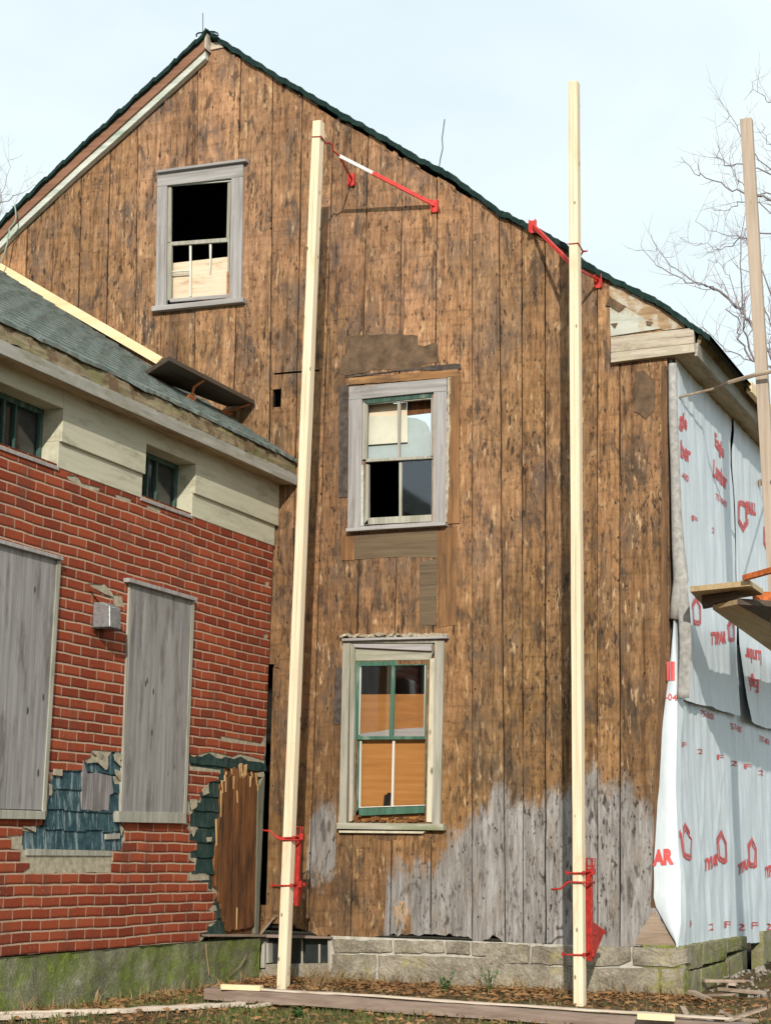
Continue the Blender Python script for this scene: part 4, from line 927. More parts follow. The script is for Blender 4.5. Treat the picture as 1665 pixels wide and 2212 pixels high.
# exposed corner: splintered board, corner post
wpiece('splintered_board', 'orange_wood', l1, [(1262,120),(1300,90),(1330,60),(1340,20),(1380,40),(1400,20),(1430,80),(1480,140),(1482,930),(1300,960),(1240,700),(1228,560),(1262,300)], .003, .026, .012, .03)
for k in range(24):
    t = random.random(); x = 1262+t*222; y = random.uniform(-20, 60)+abs(t-.5)*130; h = random.uniform(25, 80); w_ = random.uniform(1.5, 4.5)
    if k > 19: x = random.choice((1240, 1262, 1268, 1295, 1345, 1358, 1240)); y = random.choice((100, 180, 330, 540, 700, 800))+random.uniform(-40, 40); h = random.uniform(60, 170); w_ = random.uniform(1.5, 3.5)
    q = wq(l1, [(x-w_, y), (x+w_, y), (x+random.uniform(-4, 6), y+h)], XB+.03); m_ = MB(); m_.slab(Fw, q, .022, .034); m_.build('splinter', MT['splinter'], wing)
wpiece('corner_post', 'postmoss', l1, [(1478,150),(1516,60),(1480,975),(1462,975)], 0, .034, .004, .06)
wpiece('base_ledge', 'scrap', l1, [(1185,978),(1600,978),(1595,992),(1190,990)], -.02, .07)
# foundation
mb = MB(); jt = X_(*l1(1110, 1150), XB+.03).y
def fw(u, v):
    y = YL+(-.14-YL)*u; z = -.12+(.372+.12)*v
    g = .02*max(0, 1-abs(y-jt)/.02)
    return Fw(y, z, .03+.018*nz(y*3, z*4, 2)+.010*nz(y*11, z*11, 5)-g+(.012 if y > jt else 0))
mb.grid(260, 16, fw); mb.grid(6, 16, lambda u, v: Vector((XB+.045-.5*u, -.14+.004*nz(u*5, v*5, 1), -.12+.492*v))); mb.grid(200, 3, lambda u, v: Vector((XB+.035-.1*v, YL+(-.14-YL)*u, .372)))
mb.build('foundation', MT['mossconc'], wing, smooth=True)
# frieze with two little deep windows
FZ0, FZS, FZ1 = 3.815, 4.005, 4.40
wB = wq(z3, [(780,1012),(1038,1115),(1025,1392),(755,1292)], XB+.035); wBy0, wBy1 = (wB[0][0]+wB[3][0])/2, (wB[1][0]+wB[2][0])/2
wA1 = X_(*z3(322, 980), XB+.035).y; wBz1 = (wB[0][1]+wB[1][1])/2; wAy0 = wA1-(wBy1-wBy0)
wins = [(wAy0, wA1), (wBy0, wBy1)]
ends = [(YL, wins[0][0]), (wins[0][1], wins[1][0]), (wins[1][1], -.025)]
mb = MB()
for a, b in ends:
    mb.slab(Fw, [(a, FZ0), (b-(.02 if b > -.1 else 0), FZ0), (b-(.02 if b > -.1 else 0), FZS+.01), (a, FZS+.01)], -.2, .026)
    mb.slab(Fw, [(a, FZS), (b, FZS-.004), (b, FZ1), (a, FZ1)], -.2, .05)
for a, b in wins:
    mb.slab(Fw, [(a, wBz1), (b, wBz1), (b, FZ1), (a, FZ1)], -.2, .048)
frieze = mb.build('frieze_board', MT['frieze'], wing, bevel=.004)
for i, (a, b) in enumerate(wins):
    m_ = MB()
    for (y0, y1) in ((a, a+.035), (b-.035, b), ((a+b)/2-.09, (a+b)/2-.07), ((a+b)/2+.05, (a+b)/2+.07)): m_.slab(Fw, [(y0, FZ0), (y1, FZ0), (y1, wBz1), (y0, wBz1)], -.15, -.115)
    m_.slab(Fw, [(a, wBz1-.04), (b, wBz1-.04), (b, wBz1), (a, wBz1)], -.152, -.112); m_.slab(Fw, [(a, FZ0), (b, FZ0), (b, FZ0+.035), (a, FZ0+.035)], -.152, -.11)
    wf = m_.build('window', MT['darkgreen'], wing, bevel=.003)
    m_ = MB(); m_.slab(Fw, [(a, FZ0), (b, FZ0), (b, wBz1), (a, wBz1)], -.145, -.14); m_.build('pane', MT['glass'], wf)
    m_ = MB(); m_.slab(Fw, [(a-.01, FZ0-.022), (b+.01, FZ0-.022), (b+.01, FZ0-.001), (a-.01, FZ0-.001)], -.19, .032); m_.build('sill', MT['trim_h'], wf)
# eaves
SX = -1.635
Fe = lambda u, v, n: Vector((u, n, v))     # profile (x,z) swept along y
mb = MB(); mb.slab(Fe, [(XB-.1, 4.385), (SX, 4.375), (SX, 4.395), (XB-.1, 4.405)], YL, -.03); mb.build('soffit', MT['soffit'], wing)
mb = MB(); mb.slab(Fe, [(SX-.02, 4.368), (SX, 4.366), (SX+.004, 4.462), (SX-.02, 4.466)], YL, -.028); mb.build('fascia', MT['fascia'], wing, bevel=.003)
mb = MB()
def mossb(u, v):
    y = YL+(-.035-YL)*u; n = .014*nz(y*6, v*3, 1)+.012*nz(y*19, v*5, 4)
    x = SX+.002-.035*v; z = 4.462+.155*v; return Vector((x+n, y, z+.010*nz(y*8, 2, 7)))
mb.grid(220, 8, mossb); mb.build('gutter_board', MT['mossboard'], wing, smooth=True, recalc=False)
# wing roof: laid-up courses with a ragged eave edge
RX0, RZ0, RS = -1.66, 4.61, .645
def roofz(x): return RZ0+RS*(RX0-x)
mb = MB(); NC = 34
for k in range(NC):
    xa = RX0-.145*k; 
    for part in range(1):
        base = len(mb.v); n = 240
        for i in range(n+1):
            y = YL+(-.05-YL)*i/n
            rg = (.045*nz(y*2.3, k*3.7, 1)+.022*nz(y*9, k*5.1, 2)) if k == 0 else .012*nz(y*6, k*3.3, 2)
            tab = .006*(1 if (int((y+k*.07)/.16) % 2) else 0)
            x0 = xa+rg+(.02 if k == 0 else 0); x1 = xa-.17
            droop = -.02*max(0, rg*18) if k == 0 else 0
            mb.v += [Vector((x0, y, roofz(x0)+.016+tab+droop)), Vector((x1, y, roofz(x1)+.004)), Vector((x0, y, roofz(x0)+droop-(.012 if k == 0 else -.002)))]
        for i in range(n):
            a = base+i*3; mb.f += [(a, a+1, a+4, a+3), (a, a+3, a+5, a+2)]
xr_ = RX0-.145*NC
mb.add([Vector((xr_, YL, roofz(xr_))), Vector((xr_, -.05, roofz(xr_))), Vector((-10, -.05, 5)), Vector((-10, YL, 5))], [(0,1,2,3)])
mb.add([Vector((SX-.03, YL, 4.47)), Vector((SX-.03, -.03, 4.47)), Vector((xr_, -.03, roofz(xr_)-.06)), Vector((xr_, YL, roofz(xr_)-.06))], [(0,1,2,3)])
wroof = mb.build('roof', MT['roofgrey'], wing, recalc=False)
# new timber strip where the wing roof meets the gable
mb = MB(); q = gq(lambda x, y: (x, y), [(-120,498),(0,567),(352,772),(338,786),(0,590),(-120,520)], -.06); mb.slab(Fg, q, .025, .065); tag(mb.build('lumber_strip', MT['newwood_y'], None, loc=(-4, 0, 6)), 'new yellow timber strip laid along the joint of wing roof and gable wall', 'timber')
# boarded windows
def boarded(pts, cap, sill, zl):
    m_ = MB(); m_.slab(Fw, wq(zl, pts, XB+.04), .012, .04); o = m_.build('boarded_window', MT['ply_grey'], wing, bevel=.002)
    m_ = MB(); m_.slab(Fw, wq(zl, cap, XB+.075), .0, .075); m_.build('drip_cap', MT['trim'], o, bevel=.003)
    m_ = MB(); m_.slab(Fw, wq(zl, sill, XB+.06), .0, .06); m_.build('sill', MT['trim_moss'], o, bevel=.003)
    return o
D = lambda x, y: (x, y)
b1 = boarded([(-190,1131),(131,1208),(98,1750),(-260,1740)], [(-200,1108),(138,1203),(138,1211),(-200,1118)], [(-270,1740),(99,1752),(99,1770),(-270,1766)], D)
m_ = MB(); m_.slab(Fw, wq(D, [(124,1208),(132,1210),(99,1752),(92,1752)], XB+.045), .0405, .05); m_.build('edge_strip', MT['trim_moss'], b1)
b2 = boarded([(285,1258),(420,1296),(402,1757),(266,1752)], [(281,1248),(428,1291),(427,1299),(281,1257)], [(258,1752),(403,1756),(404,1779),(258,1776)], D)
m_ = MB(); m_.slab(Fw, wq(D, [(281,1258),(287,1259),(268,1752),(262,1752)], XB+.035), .012, .036); m_.build('edge_strip', MT['trim_moss'], b2)
m_ = MB(); m_.slab(Fw, wq(D, [(415,1294),(421,1296),(403,1757),(398,1757)], XB+.045), .0405, .047); m_.build('edge_strip', MT['trim_moss'], b2)
# ================================================================== WALL LAMP
q = wq(z6, [(560,540),(648,545),(690,560),(690,688),(600,690),(552,680)], XB+.02)
lc = X_(*z6(625, 610), XB+.10); lamp = thing('wall_lamp', 'small grey galvanised lamp box fixed to the red brick siding between the boarded windows', 'lamp', (XB+.02, lc.y, lc.z))
mb = MB()
y0, y1 = lc.y-.10, lc.y+.06; zt, zb = lc.z+.09, lc.z-.10
pr = [(XB+.02, zt), (XB+.10, zt), (XB+.165, zt-.03), (XB+.175, zb), (XB+.02, zb)]
mb.slab(lambda u, v, n: Vector((u, n, v)), pr, y0, y1); mb.build('housing', MT['galv'], lamp, bevel=.008)
mb = MB(); mb.box((XB+.10, (y0+y1)/2, zb-.006), (.13, .2, .012)); mb.build('lens', MT['glass'], lamp)
# ================================================================== POLES, PUMP JACKS, BRACES
def pole(base, top, label):
    b, t = Vector(base), Vector(top); r = thing('scaffold_pole', label, 'pole', tuple(b), 'doubled timber scaffold poles')
    d = (t-b).normalized(); sx = Vector((1, 0, 0)); sx = (sx-d*sx.dot(d)).normalized(); sy = d.cross(sx)
    R = Matrix((sx, sy, d)).transposed()
    for s in (-1, 1):
        m_ = MB(); ln = (t-b).length; n = 24
        for k in range(n+1):
            c = b+d*(ln*k/n)+sx*(s*.0195+.0025*nz(k*.35, s*3, 1))
            for (ax, ay) in ((-.0187,-.0445),(.0187,-.0445),(.0187,.0445),(-.0187,.0445)): m_.v.append(c+sx*ax+sy*ay)
        for k in range(n):
            for i in range(4): m_.f.append((k*4+i, k*4+(i+1) % 4, k*4+4+(i+1) % 4, k*4+4+i))
        m_.f += [(3,2,1,0), tuple(n*4+i for i in range(4))]
        m_.build('timber', MT['newwood'], r, bevel=.002)
    return r
PY = -.95
p1b, p1t = G(611.5, 2142, PY), G(688, 264, PY); p2b, p2t = G(1252, 2186, PY), G(1239, 179, PY)
pole(p1b, p1t, 'new pale doubled timber pole standing in front of the gable left of the windows')
pole(p2b, p2t, 'new pale doubled timber pole rising past the roof edge near the right corner')
def on_pole(b, t, z): k = (z-b.z)/(t.z-b.z); return b+(t-b)*k
def jack(b, t, z0, h, tip, label, loop, rz):
    c = on_pole(b, t, z0); r = thing('pump_jack', label, 'pump jack', tuple(c), 'red pump jacks on the timber poles')
    Rm = Matrix.Rotation(rz, 3, 'Z'); dv = (t-b).normalized()
    P = lambda x, y, z: c + Rm @ Vector((x+(.05 if y > .06 else 0), y, 0)) + dv*z
    m_ = MB()
    for x in (-.022, .022): m_.beam(P(x, .075, 0), P(x, .105 if loop else .09, h), .008, .045, P(0, 1, 0)-c)
    m_.beam(P(0, .10, .02), P(0, .105, h*.9), .036, .036, P(0, 1, 0)-c); m_.build('frame', MT['red'], r, bevel=.002)
    m_ = MB(); F2 = lambda u, v, n: P(n, u, v)
    m_.slab(F2, [(.085, .31*h/.77), (tip, .225*h/.77), (tip, .185*h/.77), (.16, .0), (.085, .0)], -.012, .012)
    m_.box(P(0, tip-.01, .205*h/.77), (.06, .03, .03), Rm); m_.box(P(0, .20, .20*h/.77), (.05, .03, .014), Rm); m_.build('arm_plate', MT['red'], r, bevel=.003)
    def collar(z, name, over=.03, fat=.007):
        m_ = MB(); m_.tube([P(-.045-over, -.055, z-.004), P(.05, -.056, z)], fat, 6)
        for x in (-.047, .047): m_.tube([P(x, -.056, z), P(x, .055, z+.008), P(x*.5, .09, z+.012)], fat*.9, 6)
        m_.box(P(-.045-over, -.055, z), (.014, .014, .035), Rm); m_.box(P(.05, -.05, z), (.02, .02, .03), Rm); m_.box(P(.04, .08, z+.01), (.02, .06, .05), Rm); m_.build(name, MT['red'], r)
    collar(h*.857, 'collar', .035, .008); collar(.052 if loop else h*.26, 'collar', .07)
    m_ = MB(); s = -1
    if loop: pts = [P(.05, .07, h*.765), P(.05, -.06, h*.765), P(-.06, -.062, h*.768), P(-.085, -.065, h*.755), P(-.125, -.07, h*.70), P(-.20, -.075, h*.69)]
    else: pts = [P(.05, .07, h*.83), P(.05, -.06, h*.83), P(-.06, -.062, h*.833), P(-.105, -.07, h*.875), P(-.14, -.075, h*.935), P(-.205, -.08, h*.945)]
    m_.tube(pts, .0085, 6); m_.build('crank_handle', MT['red'], r, smooth=True)
    m_ = MB()
    if loop: m_.tube([P(-.035, .09, h*.9), P(-.035, .10, h), P(.035, .17, h), P(.02, .14, h*.86)], .005, 5); m_.tube([P(-.03, .09, h*.925), P(.03, .15, h*.925)], .006, 5)
    else: m_.tube([P(-.02, .08, h*.99), P(.02, .14, h), P(.01, .12, h*.75)], .008, 5)
    m_.build('top_loop', MT['red'], r); return r
zj2 = G(1277, 2076, PY+.1).z; zj1 = G(637, 1957, PY+.1).z
jack(p1b, p1t, zj1, .64, .26, 'red pump jack with crank on the pole beside the brick wing', False, .15)
jack(p2b, p2t, zj2, .77, .46, 'red pump jack clamped low on the right pole over the stone foundation', True, 0)
def brace(label, polept, J, padA, padB, collar_pts, silver):
    r = thing('pole_brace', label, 'brace', tuple(polept), 'red braces holding the poles to the house')
    m_ = MB(); m_.tube([collar_pts[0], collar_pts[1]], .004, 5); m_.tube(collar_pts[1:], .008, 6); m_.build('hook', MT['red'], r)
    for pad, side in ((padA, 0), (padB, 1)):
        d = (pad-J); m_ = MB()
        if side and silver:
            a, b = J, J+d*.36; m_.beam(J+d*.34, pad, .018, .038); m_.build('arm', MT['redpale'], r, bevel=.003)
            m2 = MB(); m2.beam(a, b, .014, .034); m2.build('arm_sleeve', MT['silver'], r, bevel=.003)
        else: m_.beam(J, pad, .012 if not side else .018, .024 if not side else .036); m_.build('arm', MT['red' if not side else 'redpale'], r, bevel=.003)
        m_ = MB(); m_.box(pad+Vector((0, .008, -.01)), (.062, .012, .115)); m_.box(pad+Vector((-.028, -.012, -.01)), (.006, .04, .115)); m_.box(pad+Vector((.028, -.012, -.01)), (.006, .04, .115)); m_.build('pad', MT['redpale'], r, bevel=.002)
    return r
J1 = G(*pz(450, 512), -.62)
brace('red brace with long pale steel sleeve from the left pole to the upper gable boards', G(*pz(255, 295), PY), J1, G(*pz(585, 760), -.03), G(*pz(1490, 1045), -.03),
      [G(*pz(150, 302), PY-.05), G(*pz(250, 297), PY-.05), G(*pz(295, 370), PY+.1), G(*pz(345, 365), PY+.16), G(*pz(380, 410), PY+.2), G(*pz(375, 450), PY+.22), G(*pz(450, 512), -.62)], True)
zq = zoom(1440, 560, 5.028)
J2 = G(*zq(690, 870), -.62)
brace('red brace from the right pole with one arm reaching up the roof verge', G(*zq(740, 545), PY), J2, G(*zq(1035, 1060), -.03), G(*zq(125, 300), -.09),
      [G(*zq(590, 560), PY-.05), G(*zq(745, 545), PY-.05), G(*zq(815, 660), PY+.1), G(*zq(870, 655), PY+.12), G(*zq(815, 665), PY+.12), J2], False)
# third pole with its brace, on the wrapped side
p3t, p3b_ = G(1611, 258, .3), G(1657, 1010, .3); d3 = (p3t-p3b_).normalized(); p3b = p3b_-d3*(p3b_.z/d3.z)
r3 = thing('scaffold_pole', 'used greyish timber pole leaning at the right edge before the bare tree', 'pole', tuple(p3b), 'doubled timber scaffold poles')
m_ = MB(); m_.beam(p3b, p3t, .10, .075, Vector((0, 1, 0))); m_.build('timber', MT['oldpole'], r3, bevel=.004)
kk = G(1662, 812, .25)
r = thing('pole_brace', 'rusty steel brace from the leaning pole to the eave of the wrapped wall', 'brace', tuple(kk), 'red braces holding the poles to the house')
m_ = MB(); m_.tube([X_(*ev(120, 950), 1.83), X_(*ev(600, 830), 2.05), kk+Vector((-.35, .0, -.03))], .012, 6); m_.tube([kk+Vector((-.35, 0, -.03)), kk+Vector((-.1, -.08, .0)), kk+Vector((.1, -.1, .02))], .018, 6); m_.build('arm', MT['scrap'], r)
pd = X_(*ev(1225, 2100), 1.86); m_ = MB(); m_.tube([pd, X_(*ev(1376, 2070), 2.0), kk+Vector((0, -.02, -.9))], .010, 6); m_.build('arm', MT['scrap'], r)
m_ = MB(); m_.box(pd, (.02, .07, .07), Matrix.Rotation(.3, 3, 'X')); m_.build('pad', MT['scrap'], r, bevel=.004)
# side staging: cross plank, long planks and rusty jack arm
ZST = 3.20
def zpoly(m_, pts, z, th, zf=sg):
    q = [Z_(*zf(*p), z) for p in pts]; k = len(q)
    vs = [Vector((p.x, p.y, z)) for p in q]+[Vector((p.x, p.y, z+th)) for p in q]
    m_.add(vs, [tuple(range(k)), tuple(range(k, 2*k))]+[(i, (i+1) % k, k+(i+1) % k, k+i) for i in range(k)])
m_ = MB(); zpoly(m_, [(330,862),(1290,765),(1500,905),(510,1060)], ZST, .045); tag(m_.build('scaffold_plank', MT['stageplank'], None, loc=(2.2, .3, ZST), bevel=.003), 'short staging plank laid crossways against the wrapped wall', 'plank')
m_ = MB(); zpoly(m_, [(515,1062),(1075,985),(1100,1040),(540,1140)], ZST-.075, .07); tag(m_.build('cross_bearer', MT['darkplank'], None, loc=(2.2, .2, ZST-.08), bevel=.003), 'dark timber bearer under the short staging plank', 'timber')
m_ = MB(); zpoly(m_, [(690,1145),(1080,1062),(2650,1940),(2650,2540)], ZST-.12, .04); tag(m_.build('scaffold_plank', MT['stageplank'], None, loc=(2.4, .8, ZST-.1), bevel=.003), 'long staging plank running back along the wrapped wall below eye of the rusty jack', 'plank')
m_ = MB(); zpoly(m_, [(1085,1062),(1630,1100),(2650,1700),(2650,1935)], ZST-.119, .05); tag(m_.build('scaffold_plank', MT['darkplank'], None, loc=(2.6, .8, ZST-.1), bevel=.003), 'outer staging strip in a shade-dark colour beside the long pale plank at the right edge', 'plank')  # shaded part of the plank underside drawn as a strip of darker colour
rj = thing('pump_jack', 'rusty orange pump jack arm carrying the side staging at the right edge', 'pump jack', (2.6, .6, ZST))
m_ = MB()
a, b = Z_(*sg(1190, 640), ZST+.06), Z_(*sg(1800, 470), ZST+.10); m_.beam(a, b, .04, .045); m_.build('guard_arm', MT['rustred'], rj, bevel=.004)
m_ = MB(); a, b = Z_(*sg(1340, 985), ZST-.02), Z_(*sg(1850, 1000), ZST-.02); m_.beam(a, b, .05, .13); m_.build('support_arm', MT['rustred'], rj, bevel=.004)
# ================================================================== ROOF PLANK ON BRACKETS (wing)
def roofhit(p):
    d = ray(p); n = Vector((RS, 0, 1)); P0 = Vector((RX0, 0, RZ0)); return CAM+d*((P0-CAM).dot(n)/d.dot(n))
iA, iB = roofhit(z3(772, 632)), roofhit(z3(1500, 1000))
oz = (iA.z+iB.z)/2+.03; ox = None
best = None
for k in range(60):
    x = -1.2-.02*k; a = X_(*z3(900, 566), x); b = X_(*z3(1585, 920), x)
    if best is None or abs((a.z+b.z)/2-oz) < best[0]: best = (abs((a.z+b.z)/2-oz), x, a, b)
_, ox, oA, oB = best
th = .04
yA, yB = min(oA.y, -.35), min(oB.y, -.04)
m_ = MB()
cs = [Vector((iA.x, iA.y if iA.y < -.4 else oA.y, oz)), Vector((iB.x, min(iB.y, -.04), oz)), Vector((ox, min(oB.y, -.04), oz)), Vector((ox, oA.y, oz))]
m_.add(cs+[c+Vector((0, 0, th)) for c in cs], [(0,1,2,3), (4,5,6,7)]+[(i, (i+1) % 4, 4+(i+1) % 4, 4+i) for i in range(4)])
tag(m_.build('scaffold_plank', MT['darkplank'], None, loc=tuple(cs[0]), bevel=.003), 'dark plank on orange roof brackets above the wing eave', 'plank')
print('PLANK', iA, iB, ox, oA, oB)
for i, (px, tpx) in enumerate((((1015,775), (1065,655)), ((1322,915), (1365,815)))):
    f0 = roofhit(z3(*px)); t0 = X_(*z3(*tpx), ox-.02); t0.z = min(t0.z, oz-.004); f0.y = min(f0.y, -.1)
    r = thing('roof_bracket', 'orange steel roof bracket under the plank, '+('farther from the gable wall' if i == 0 else 'close to the gable wall'), 'bracket', tuple(f0), 'orange roof brackets')
    m_ = MB(); mid = Vector((f0.x+.02, f0.y, f0.z+.13)); m_.beam(f0, Vector((f0.x+.03, f0.y, oz-.06)), .02, .012); m_.beam(Vector((f0.x+.03, f0.y, oz-.06)), Vector((ox-.02, f0.y, oz-.006)), .02, .012); m_.build('strut', MT['bracket'], r)
    m_ = MB(); m_.box(f0+Vector((0, 0, .02)), (.03, .14, .05), Matrix.Rotation(.57, 3, 'Y')); m_.box(f0+Vector((.0, .05, .05)), (.02, .02, .05)); m_.build('foot', MT['bracket'], r, bevel=.004)
# ================================================================== TIMBER ON THE GROUND
def lying(name, label, mat, a, b, w, h, cat='plank', top=None, tilt=0, jit=.0, part=None):
    a, b = Vector(a), Vector(b); d = (b-a); n = 30; ln = d.length; d.normalize(); s = Vector((d.y, -d.x, 0)).normalized(); m_ = MB()
    for k in range(n+1):
        c = a+d*(ln*k/n)+Vector((0, 0, .008*nz(k*.2, ln, 1)))
        for (u, v) in ((0, 0), (w, 0), (w, h), (0, h)):
            m_.v.append(c-s*u+Vector((0, 0, v+tilt*u))+Vector((0, 0, .004*nz(k*.9, u*9+v*30, 3))))
    for k in range(n):
        for i in range(4): m_.f.append((k*4+i, k*4+(i+1) % 4, k*4+4+(i+1) % 4, k*4+4+i))
    m_.f += [(3,2,1,0), tuple(n*4+i for i in range(4))]
    return tag(m_.build(name, MT[mat], None, loc=tuple(a), bevel=.003), label, cat)
gz = lambda p, z=0: Z_(p[0], p[1], z)
a = gz(l1(1165, 1362), .01); b = gz(l2(1665, 1497), .0); d = b-a; b2 = a+d*1.5
a.z = .025; b2.z = .0
lying('timber_plank', 'long weathered brown plank lying on the ground in front of both poles', 'plank', a, b2, .17, .082)
a2 = a+Vector((.35, .17, .083)); 
lying('timber_plank', 'thin bleached board lying on top of the long brown plank', 'palewood', a+d*.13+Vector((.02, .075, .085)), a+d*1.45+Vector((.02, .075, .083)), .085, .012)
def block(name, label, p, w, dp, h, z, rz, mat='newwood_y'):
    c = gz(p, z); m_ = MB(); m_.box((c.x, c.y, z+h/2), (w, dp, h), Matrix.Rotation(rz, 3, 'Z'), .002)
    tag(m_.build(name, MT[mat], None, loc=(c.x, c.y, z), bevel=.003), label, 'offcut')
block('timber_offcut', 'pale timber offcut resting on the left end of the long plank', l1(1385, 1296), .30, .09, .036, .105, .20)
block('timber_offcut', 'pale timber offcut resting on the plank right of the right pole', l3(935, 1632), .24, .075, .04, .085, .12)
a = gz(gl(-60, 497), .01); b = gz(gl(1610, 398), .01)
lying('timber_board', 'long pale board lying along the mossy wing foundation, nearer one', 'palewood', a, b, .085, .03)
a = gz(gl(-60, 468), .02); b = gz(gl(760, 446), .02)
lying('timber_board', 'second pale board lying behind the longer one by the mossy foundation', 'palewood', a+Vector((0, .02, 0)), b+Vector((0, .02, 0)), .07, .028)
a = gz(l1(1440, 1402), .01); b = gz(l1(1575, 1385), .01)
lying('timber_scrap', 'small pale scrap tucked under the left end of the long plank', 'palewood', a, b, .05, .02, 'offcut')
a = gz(cz(-10, 2040), .012); b = gz(cz(205, 2020), .012)
# ================================================================== RUBBLE, WEEDS, GRASS, LEAVES
rnd = random.Random(3)
mb = MB()
for k in range(1100):
    t = rnd.random()**.6; an = rnd.uniform(0, 6.28); x = 2.75+1.05*t*math.cos(an); y = 1.5+1.5*t*math.sin(an)
    if x < 1.92: continue
    s = rnd.uniform(.008, .03)*(2.2 if rnd.random() < .06 else 1)
    mb.box((x, y, ground_h(x, y)+s*.25), (s, s*rnd.uniform(.6, 1.4), s*rnd.uniform(.4, .8)), Matrix.Rotation(rnd.uniform(0, 6), 3, Vector((rnd.random(), rnd.random(), rnd.random()+.1)).normalized()), s*.18)
tag(mb.build('rubble', MT['rubble'], None, loc=(2.75, 1.5, 0)), kind='stuff', label='heap of broken mortar and stones behind the house corner', cat='rubble')
for k in range(14):
    px = rnd.uniform(1478, 1600); py = rnd.uniform(2120, 2185); c = gz((px, py), .12); L_ = rnd.uniform(.12, .42)
    m_ = MB(); c.z = ground_h(c.x, c.y)+.05
    m_.box(c, (L_, rnd.uniform(.03, .08), .02), Matrix.Rotation(rnd.uniform(0, 3.1), 3, 'Z') @ Matrix.Rotation(rnd.uniform(-.35, .35), 3, 'Y'), .006)
    tag(m_.build('timber_scrap', MT['scrap'], None, loc=tuple(c)), 'broken grey brown scrap of wood in the rubble at the right corner', 'scrap', 'wood scraps in the rubble')
sb = thing('boulder', 'large mossy boulder at the right edge under the wrapped wall', 'boulder', (3.1, 2.6, .1))
m_ = MB()
def blob(u, v):
    a_ = u*2*math.pi; p_ = (v-.5)*math.pi; r_ = 1+.22*nz(math.cos(a_)*1.3+2, math.sin(a_)*1.3, v*2.2)
    return Vector((3.05+.72*r_*math.cos(p_)*math.cos(a_), 2.7+.6*r_*math.cos(p_)*math.sin(a_), .28+.42*r_*math.sin(p_)))
m_.grid(40, 24, blob); m_.build('stone', MT['granite_moss'], sb, smooth=True)
# grass tufts and straw
def blades(name, mat, count, region, hmin, hmax, seed, label, lean=.6, wid=.004, excl=None):
    rr = random.Random(seed); m_ = MB()
    for k in range(count):
        x, y = region(rr)
        if x is None: continue
        z = ground_h(x, y)-.005; h = rr.uniform(hmin, hmax); an = rr.uniform(0, 6.28); l = rr.uniform(.1, lean)*h; w = wid*rr.uniform(.7, 1.5)
        ca, sa = math.cos(an), math.sin(an); px_, py_ = -sa*w, ca*w
        b0 = Vector((x, y, z)); m1 = b0+Vector((ca*l*.35, sa*l*.35, h*.6)); t1 = b0+Vector((ca*l, sa*l, h*rr.uniform(.75, 1)))
        o = len(m_.v); m_.v += [b0+Vector((px_, py_, 0)), b0-Vector((px_, py_, 0)), m1+Vector((px_, py_, 0))*.7, m1-Vector((px_, py_, 0))*.7, t1]
        m_.f += [(o, o+1, o+3, o+2), (o+2, o+3, o+4)]
    tag(m_.build(name, MT[mat], None, recalc=False), label, 'grass', kind='stuff')
def reg_front(rr):
    x, y = rr.uniform(-3.6, 3.4), rr.uniform(-4.6, -1.5)
    if nz(x*1.6, y*1.6, 4) < -.05+rr.uniform(-.2, .3): return None, None
    return x, y
blades('grass', 'grass', 16000, reg_front, .02, .075, 5, 'short green grass growing in the yard before the house')
def reg_any(rr):
    x, y = rr.uniform(-3.6, 3.4), rr.uniform(-4.6, -.2)
    if x < -1.75 and y > -4.5: x = rr.uniform(-1.75, 3)
    return x, y
blades('dry_grass', 'straw', 3200, reg_any, .02, .07, 9, 'dry straw lying over the yard', 2.5, .003)
def reg_base(rr):
    t = rr.random()
    if t < .6: return rr.uniform(-1.6, 1.9), rr.uniform(-.28, -.07)
    if t < .75: return rr.gauss(-1.0, .18), rr.uniform(-.25, -.08)
    return XB+rr.uniform(.06, .3), rr.uniform(-4.4, -.3)
blades('dry_weeds', 'straw', 800, reg_base, .03, .16, 11, 'dead brown weed stalks along the foot of the foundations', 1.6, .004)
rr = random.Random(21); m_ = MB()
for k in range(5200):
    if rr.random() < .35: x, y = rr.uniform(-1.8, 2.2), -.05-abs(rr.gauss(0, .35))
    else: x, y = rr.uniform(-3.4, 3.4), rr.uniform(-4.4, -.1)
    if x < -1.78: x = -1.75+rr.random()*.3
    z = ground_h(x, y)+rr.uniform(.004, .03); s = rr.uniform(.012, .034); R_ = Matrix.Rotation(rr.uniform(0, 6.28), 3, 'Z') @ Matrix.Rotation(rr.uniform(-.8, .8), 3, 'X')
    o = len(m_.v)
    for (u, v, w) in ((-1, 0, .0), (-.2, -.55, .25), (.9, -.1, .1), (1.2, .1, .3), (.3, .6, .2)): m_.v.append(Vector((x, y, z))+R_ @ Vector((u*s, v*s, w*s)))
    m_.f.append((o, o+1, o+2, o+3, o+4))
tag(m_.build('fallen_leaves', MT['leaf'], None, recalc=False), 'brown leaves scattered over the yard', 'leaves', kind='stuff')
